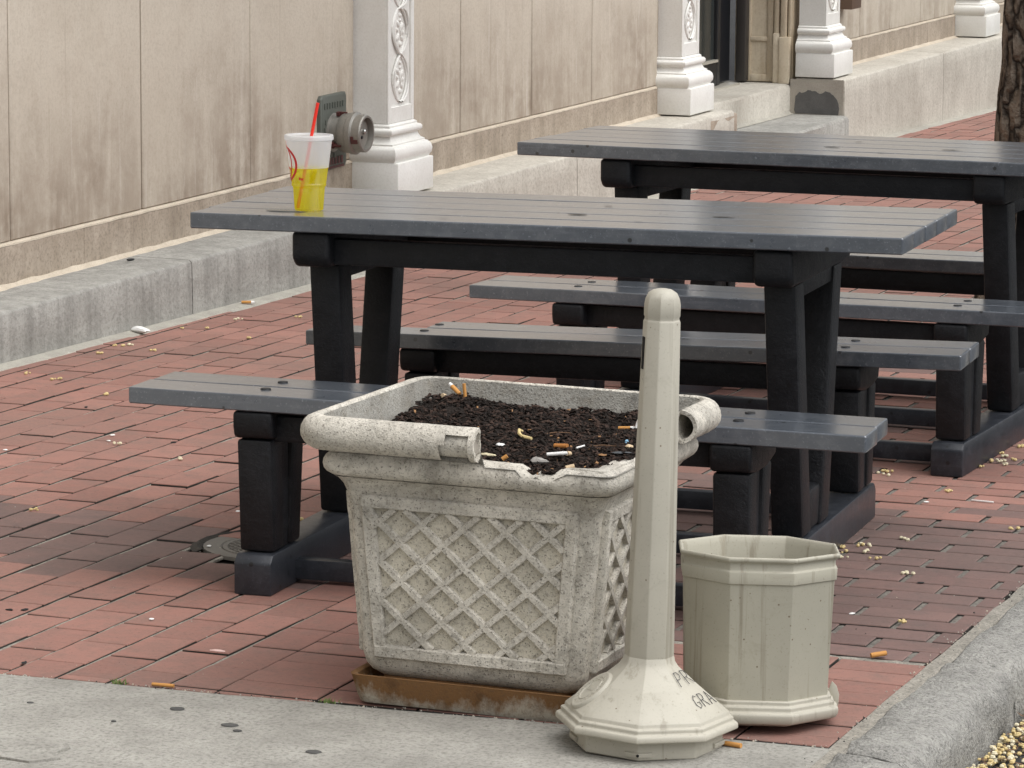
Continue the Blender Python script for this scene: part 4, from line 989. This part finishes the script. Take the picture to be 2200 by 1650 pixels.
scrap('stone_chip', in_planter(.122, -.205, .0), (.018, .011), 'shell_grey', 'pale grey stone chip at the planter front', 'stone', None, 5, .9)
scrap('crumbled_filter', in_planter(.012, -.208, .006), (.022, .006), 'cream_frag', 'pale yellow crumbled scrap by the broken rim end', 'scrap', None, 8, .9)
scrap('orange_scrap', in_planter(.262, -.03, .002), (.009, .007), 'filter_pale', 'tan filter scrap half behind the ash post', 'scrap', None, 9, 1)
scrap('blue_scrap', in_planter(.243, .012, .002), (.004, .010), 'blue_scrap', 'tiny blue plastic scrap in the planter soil', 'scrap', None, 12, .8)
scrap('slate_chip', in_planter(.262, -.092, .002), (.022, .008), 'slate_chip', 'dark slate chip in the planter soil by the ash post', 'stone chip', None, 14, .5, R(20))
scrap('orange_leaf', in_planter(.232, -.115, .003), (.014, .007), 'leaf_brown', 'small orange brown leaf in front of the slate chip', 'leaf', None, 16, .5)
m = MB(); pts = [(-.012,.02,.012),(-.016,.010,.016),(-.012,0,.010),(-.002,-.008,.006),(.012,-.012,.004),(.022,-.016,.004)]; m.tube([Vector(p) for p in pts], [.0025,.0035,.0038,.0035,.0042,.003], 7); o = m.obj('curled_leaf', 'blossom_yellow', None, smooth=True); o.location = in_planter(.026, -.016, .002); tag(o, 'curled dry tan leaf in the centre of the planter soil', 'leaf')
for i, (x, y, a) in enumerate(((.08,.03,.5),(-.10,.02,-1.0),(.20,-.02,.2))):
    m = MB(); m.tube([(-.03,0,.002),(0,.004,.005),(.032,.001,.004)], [.001,.0014,.0008], 6); o = m.obj('twig', 'bark_chip' if i == 1 else 'leaf_litter', None, smooth=True); o.location = in_planter(x, y, .003); o.rotation_euler.z = a
    tag(o, 'thin dry twig lying on the planter soil', 'twig', 'twigs on the planter soil')

# ================================================================== ASH POST
post = tag(empty('ash_post', (-2.2199, 6.5806, 0)), 'beige octagonal cigarette receptacle post with a flared base', 'ash post')
post.matrix_world = Matrix.Translation((-2.2199, 6.5806, 0)) @ Matrix.Rotation(.0219, 4, 'Y') @ Matrix.Rotation(-.012, 4, 'X')
A8 = R(-122.02)
oc = lambda r, z: ngon(8, r, z, A8)
def octo(prof, name, mat, parent, **kw):
    m = MB(); m.loft([oc(r, z) for r, z in prof], True, True); return m.obj(name, mat, parent, **kw)
octo([(.150,.001),(.1545,.004),(.1530,.046)], 'foot', 'beige_plastic', post, bevel=.002)
octo([(.1500,.0405),(.1800,.0415),(.1838,.0445),(.1838,.052),(.1815,.0565),(.1745,.0580),(.1735,.0610),(.1745,.0655),(.1720,.0680),(.1665,.0690),(.1655,.0750),(.1645,.0770),(.1010,.1270),(.0600,.1620),(.0530,.1720),(.0507,.1830)], 'flared_base', 'beige_plastic', post, bevel=.0022)
octo([(.0504,.1805),(.0372,.8520),(.0350,.8570)], 'column', 'beige_plastic', post, bevel=.002)
octo([(.0350,.8555),(.0342,.8600),(.0360,.8640),(.0362,.8850),(.0340,.8975),(.0285,.9090),(.0185,.9155),(.0075,.9175)], 'domed_cap', 'beige_plastic', post, smooth=True, angle=40)
def fct(k, w, t, h=.0, ra=.1645, za=.077, rb=.0530, zb_=.172):
    a0, a1 = A8+k*math.pi/4, A8+(k+1)*math.pi/4
    B = Vector((ra*math.cos(a0), ra*math.sin(a0), za)).lerp(Vector((ra*math.cos(a1), ra*math.sin(a1), za)), w)
    T = Vector((rb*math.cos(a0), rb*math.sin(a0), zb_)).lerp(Vector((rb*math.cos(a1), rb*math.sin(a1), zb_)), w)
    p = B.lerp(T, t); am = (a0+a1)/2; sl_ = math.atan2(zb_-za, ra-rb); nn = Vector((math.cos(am)*math.sin(sl_), math.sin(am)*math.sin(sl_), math.cos(sl_)))
    return p+nn*h, nn
# marker lettering on the right-hand facet
def stroke(m, pts, k=2): m.tube([fct(k, w, t, .0002)[0] for w, t in pts], .00075, 6)
LET = {'P': [[(0,0),(.05,1)],[(.05,1),(.55,.98),(.7,.75),(.5,.5),(.03,.48)]],
       'R': [[(0,0),(.05,1)],[(.05,1),(.55,.98),(.68,.76),(.5,.52),(.03,.5)],[(.3,.5),(.75,0)]],
       'G': [[(.75,.86),(.45,1),(.12,.72),(.1,.3),(.4,0),(.75,.12),(.78,.45),(.45,.45)]],
       'A': [[(0,0),(.35,1),(.7,0)],[(.12,.36),(.6,.36)]]}
m = MB()
for txt, w0, dw, t0, dt in (('PR', .12, .46, .60, .24), ('GRA', .22, .27, .20, .22)):
    for i, ch in enumerate(txt):
        for st in LET[ch]: stroke(m, [(w0+i*dw+x*dw*.9, t0+y*dt) for x, y in st])
m.obj('marker_writing', 'marker_ink', post, smooth=True)
# round maker's seal on the left facet
c, nn = fct(-1, .46, .36, 0); u = Vector((0, 0, 1)).cross(nn).normalized(); w_ = nn.cross(u)
m = MB()
def disc(prof, n=40, el=1.0): m.loft([[c+(u*math.cos(2*math.pi*k/n)*r*.82+w_*math.sin(2*math.pi*k/n)*r)+nn*h for k in range(n)] for r, h in prof], False, True)
disc([(.052,-.003),(.050,.0035),(.047,.005),(.044,.0045),(.030,.0040),(.029,.0055),(.027,.0055),(.026,.0040)]); m.obj('seal', 'beige_plastic', post, smooth=True, angle=50)
m = MB()
for k in range(22):
    a = 2*math.pi*k/22; q = c+u*math.cos(a)*.0365*.82+w_*math.sin(a)*.0365+nn*.0042; du_, dv_ = u*.0018, w_*.0026
    m.hexa([q-du_-dv_, q+du_-dv_, q+du_+dv_, q-du_+dv_], [q-du_-dv_+nn*.0016, q+du_-dv_+nn*.0016, q+du_+dv_+nn*.0016, q-du_+dv_+nn*.0016])
for k in range(5):
    q = c+u*(-.012+k*.006)+w_*.002+nn*.004; m.hexa([q-u*.0015-w_*(.007-k*.001), q+u*.0012-w_*(.007-k*.001), q+u*.0012+w_*(.007-k*.001), q-u*.0015+w_*(.007-k*.001)], [q-u*.0015-w_*(.007-k*.001)+nn*.0016, q+u*.0012-w_*(.007-k*.001)+nn*.0016, q+u*.0012+w_*(.007-k*.001)+nn*.0016, q-u*.0015+w_*(.007-k*.001)+nn*.0016])
tag(m.obj('seal_relief', 'beige_plastic', post), kind='stuff')
# slot for stubs on the left side of the column, ribs on the foot
am = A8-R(22.5); cx_, cy_ = math.cos(am), math.sin(am); tx, ty = -cy_, cx_
m = MB(); z0_, z1_ = .758, .822; ap = .0391*math.cos(R(22.5))
m.hexa([(cx_*(ap-.008)-tx*.0065, cy_*(ap-.008)-ty*.0065, z0_), (cx_*(ap+.0012)-tx*.0065, cy_*(ap+.0012)-ty*.0065, z0_), (cx_*(ap+.0012)+tx*.0065, cy_*(ap+.0012)+ty*.0065, z0_), (cx_*(ap-.008)+tx*.0065, cy_*(ap-.008)+ty*.0065, z0_)],
       [(cx_*(ap-.008)-tx*.0065, cy_*(ap-.008)-ty*.0065, z1_), (cx_*(ap+.0006)-tx*.0065, cy_*(ap+.0006)-ty*.0065, z1_), (cx_*(ap+.0006)+tx*.0065, cy_*(ap+.0006)+ty*.0065, z1_), (cx_*(ap-.008)+tx*.0065, cy_*(ap-.008)+ty*.0065, z1_)])
m.obj('stub_slot', 'dark_void', post)
def ftp(ang, z, h):                                     # point on the foot octagon at a given bearing
    k = math.floor((ang-A8)/(math.pi/4)); mid = A8+(k+.5)*math.pi/4; a = .1538*math.cos(math.pi/8)+h; r = a/math.cos(ang-mid); return (r*math.cos(ang), r*math.sin(ang), z)
for c0_, wd_ in ((A8+R(45), .36), (A8+R(45*3)-.1, .36), (A8-R(30), .3)):
    m = MB(); rings = []
    for i in range(17):
        a = c0_-wd_/2+wd_*i/16; rings.append([ftp(a, .010, -.002), ftp(a, .010, .0045), ftp(a, .0165, .0052), ftp(a, .018, .0045), ftp(a, .0195, -.002)])
    m.loft(rings, True, True, False); m.obj('foot_rib', 'beige_plastic', post)
m = MB(); q = Vector(ftp(A8+R(45), .014, .0075)); m.loft([[q+Vector((math.cos(A8+R(45)), math.sin(A8+R(45)), 0))*h+Vector((-math.sin(A8+R(45)), math.cos(A8+R(45)), 0))*.003*math.cos(t)+Vector((0,0,.003*math.sin(t))) for t in [6.283*k/10 for k in range(10)]] for h in (-.006, -.0012)], False, True); m.obj('pin_hole', 'dark_void', post)

# ================================================================== BIN
bin_ = tag(empty('litter_bin', (-2.0833, 6.8714, .010)), 'open beige octagonal plastic bin behind the ash post', 'bin')
bin_.matrix_world = Matrix.Translation((-2.0833, 6.8714, .010)) @ Matrix.Rotation(-.0026, 4, 'Y') @ Matrix.Rotation(-.050, 4, 'X')
B8 = R(-47.87)
oc = lambda r, z: ngon(8, r, z, B8)
octo([(.150,.000),(.160,.003),(.1760,.008),(.1815,.016),(.1825,.026),(.1805,.0300),(.1740,.0315),(.1725,.0340),(.1735,.0400),(.1715,.0425),(.1660,.0435),(.1650,.0460),(.1660,.0510),(.1635,.0530),(.1500,.0535)], 'base', 'beige_plastic', bin_, bevel=.002)
m = MB(); m.loft([oc(r, z) for r, z in [(.1575,.050),(.1655,.290),(.1700,.2915),(.1710,.3160),(.1668,.3185),(.1668,.3315),(.1690,.3350)]]+[oc(r, z) for r, z in [(.1750,.3375),(.1768,.3415),(.1755,.3455),(.1725,.3470),(.1700,.3455),(.1680,.3420),(.1650,.3300),(.1615,.285),(.1550,.06)]], True, True)
m.obj('body', 'beige_plastic_bin', bin_, bevel=.0025, angle=30)
m = MB(); a = B8+R(67.5); ca, sa_ = math.cos(a), math.sin(a)
def lp(r, t, z): return (ca*r-sa_*t, sa_*r+ca*t, z)
prof = [(.150,.050),(.172,.020),(.1735,.045),(.168,.062),(.158,.072)]
m.loft([[lp(r, -.012, z) for r, z in prof], [lp(r, -.006, z) for r, z in prof]], True, True); m.obj('latch', 'beige_plastic', bin_, bevel=.001)

# ================================================================== LITTER ON THE GROUND
rs = random.Random(11)
for i, (x, y) in enumerate([(-5.758,10.506),(-5.604,10.435),(-5.754,11.028),(-5.775,11.223),(-5.752,11.26),(-5.612,11.154),(-5.781,11.732),(-5.696,11.784),(-5.707,12.036),(-5.518,12.193),(-4.834,9.349),(-4.537,9.195),(-4.55,8.314),(-2.396,8.677),(-2.37,8.722),(-2.351,8.723),(-2.335,8.644),(-2.366,8.553),(-2.286,8.567),(-2.274,8.843),(-2.164,8.412),(-2.03,7.863),(-2.598,9.762),(-2.59,9.807),(-2.334,9.57),(-2.363,10.232),(-2.338,10.19),(-2.324,10.109),(-2.3,10.051),(-2.353,10.097),(-2.352,10.003),(-2.33,10.381),(-2.281,10.154),(-3.819,8.468),(-2.059,9.08),(-2.39,8.62),(-5.45,11.6),(-5.3,10.2)]):
    m = MB()
    for q in range(rs.randint(3, 5)):
        c = Vector((rs.gauss(0, .009), rs.gauss(0, .007), .003)); r = rs.uniform(.0035, .0065); n = 7
        m.loft([[(c.x+r*f*math.cos(6.283*k/n)*(1+.3*nz((k*1.9, q, i))), c.y+r*f*math.sin(6.283*k/n), c.z+zz*r) for k in range(n)] for f, zz in ((.6,-.5),(1,.1),(.75,.7),(.2,.85))], True, True)
    o = m.obj('fallen_blossom', 'blossom_yellow' if rs.random() < .6 else 'blossom_pale', None, smooth=True); o.location = (x, y, .001); o.rotation_euler.z = rs.uniform(0, 6.28)
    where = 'by the wall ledge' if x < -5.2 else ('beside the rear table skid' if y > 9.5 and x > -2.7 else ('behind the beige bin' if x > -2.5 else 'left of the near table'))
    tag(o, 'small dried yellow blossom on the bricks '+where, 'blossom', 'dried blossoms '+where)
for i, (x, y) in enumerate([(-5.869,11.002),(-4.917,9.497),(-4.037,8.52),(-5.083,9.133),(-2.165,7.915),(-3.645,7.225),(-3.808,15.428),(-2.364,9.387),(-3.9,8.06),(-4.88,9.40)]):
    scrap('white_crumb', (x, y, .001), (.008, .006), 'paper_white', 'tiny white crumb of litter on the brick pavement', 'litter', 'white crumbs on the bricks', i*2.3, .5, i)
for i, (x, y) in enumerate([(-2.104,8.321),(-4.688,9.449),(-5.241,9.944),(-3.995,7.186),(-3.962,7.2),(-3.70,6.72)]):
    scrap('dark_crumb', (x, y, .001), (.010, .006), 'dark_crumb', 'tiny black crumb on the brick pavement', 'litter', 'dark crumbs on the bricks', i*3.1, .6, i)
scrap('paper_tissue', (-5.862, 11.545, .008), (.050, .018), 'paper_white', 'crumpled white paper at the foot of the wall ledge', 'paper', None, 4, 1.0, R(-25))
scrap('pink_petal', (-3.362, 6.99, .001), (.022, .009), 'petal_pink', 'pale pink petal on the bricks left of the planter', 'petal', None, 6, .3, R(0))
m = MB(); m.box(-.032, .032, -.002, .002, 0, .004); o = m.obj('white_stick', 'paper_white', None, bevel=.001); o.location = (-2.223, 9.455, .001); o.rotation_euler.z = R(-6); tag(o, 'thin white stick on the bricks right of the near table', 'stick')
scrap('black_pebble', wl(1.25, -.20, WZ+.003), (.022, .009), 'dark_crumb', 'small black object on top of the wall ledge', 'pebble', None, 2, .8, R(80))
m = MB()
for i in range(60):
    x, y = rs.choice([(-3.42, 6.63), (-2.94, 6.645)]); p = Vector((x+rs.gauss(0, .012), y+rs.gauss(0, .005), 0)); h = rs.uniform(.006, .014); d = Vector((rs.gauss(0, .006), rs.gauss(0, .006), h)); w = Vector((.0012, .0008, 0))
    m.add([p-w, p+w, p+d], [(0,1,2)])
tag(m.obj('weeds', 'weed_green'), 'tufts of green moss in the joint at the edge of the concrete', 'weeds', kind='stuff')
# crumbs of mortar and grit in the joints
m = MB()
for i in range(900):
    r_ = rs.random()
    if r_ < .3: x = rs.uniform(-4.4, -1.87); y = slab_y(x)+rs.gauss(-.003, .006)
    elif r_ < .62: x = rs.gauss(-1.868, .013); y = rs.uniform(6.5, 9.6)
    else: x = rs.uniform(-5.0, -1.9); y = rs.uniform(6.6, 10)
    s_ = rs.uniform(.0008, .0032) if r_ < .62 else rs.uniform(.0006, .0022); a = rs.uniform(0, 6.28); c, d = math.cos(a)*s_, math.sin(a)*s_
    m.add([(x-c, y-d, .0005), (x+d, y-c, .0005), (x+c, y+d, .0005), (x-d, y+c, .0005), (x, y, .0005+s_*1.1)], [(0,1,4),(1,2,4),(2,3,4),(3,0,4)], rs.choice((0, 0, 1, 2)))
tag(m.obj('grit', ['mortar', 'dark_crumb', 'warm_mortar']), 'scattered grit and mortar crumbs in the paving joints', 'grit', kind='stuff')
# heap of fallen blossoms in the gutter
m = MB()
for i in range(2600):
    y = rs.uniform(5.8, 9.2); w = .05+.10*max(0, nz((y*2.3, 1, 1))+.35); x = -1.668+abs(rs.gauss(0, .6))*w
    h = .030*max(0, 1-(x+1.668)/(w*1.6)); z = -.134+rs.uniform(0, 1)*h
    if rs.random() < .35:
        l = rs.uniform(.008, .02); a = rs.uniform(0, 6.28); c, d = math.cos(a)*l, math.sin(a)*l; m.add([(x-c, y-d, z), (x-d*.15, y+c*.15, z+.002), (x+c, y+d, z+rs.uniform(0, .01)), (x+d*.15, y-c*.15, z+.003)], [(0,1,2,3)], 2); continue
    r = rs.uniform(.0035, .0075); n = 6
    m.loft([[(x+r*f*math.cos(6.283*k/n), y+r*f*math.sin(6.283*k/n), z+r*.6+zz*r) for k in range(n)] for f, zz in ((.5,-.6),(1,0),(.7,.6),(.2,.5))], False, True, True, 0 if rs.random() < .6 else 1)
tag(m.obj('gutter_blossoms', ['blossom_yellow', 'blossom_pale', 'leaf_litter'], smooth=True), 'drift of dried yellow blossoms in the road gutter below the kerb', 'blossoms', kind='stuff')
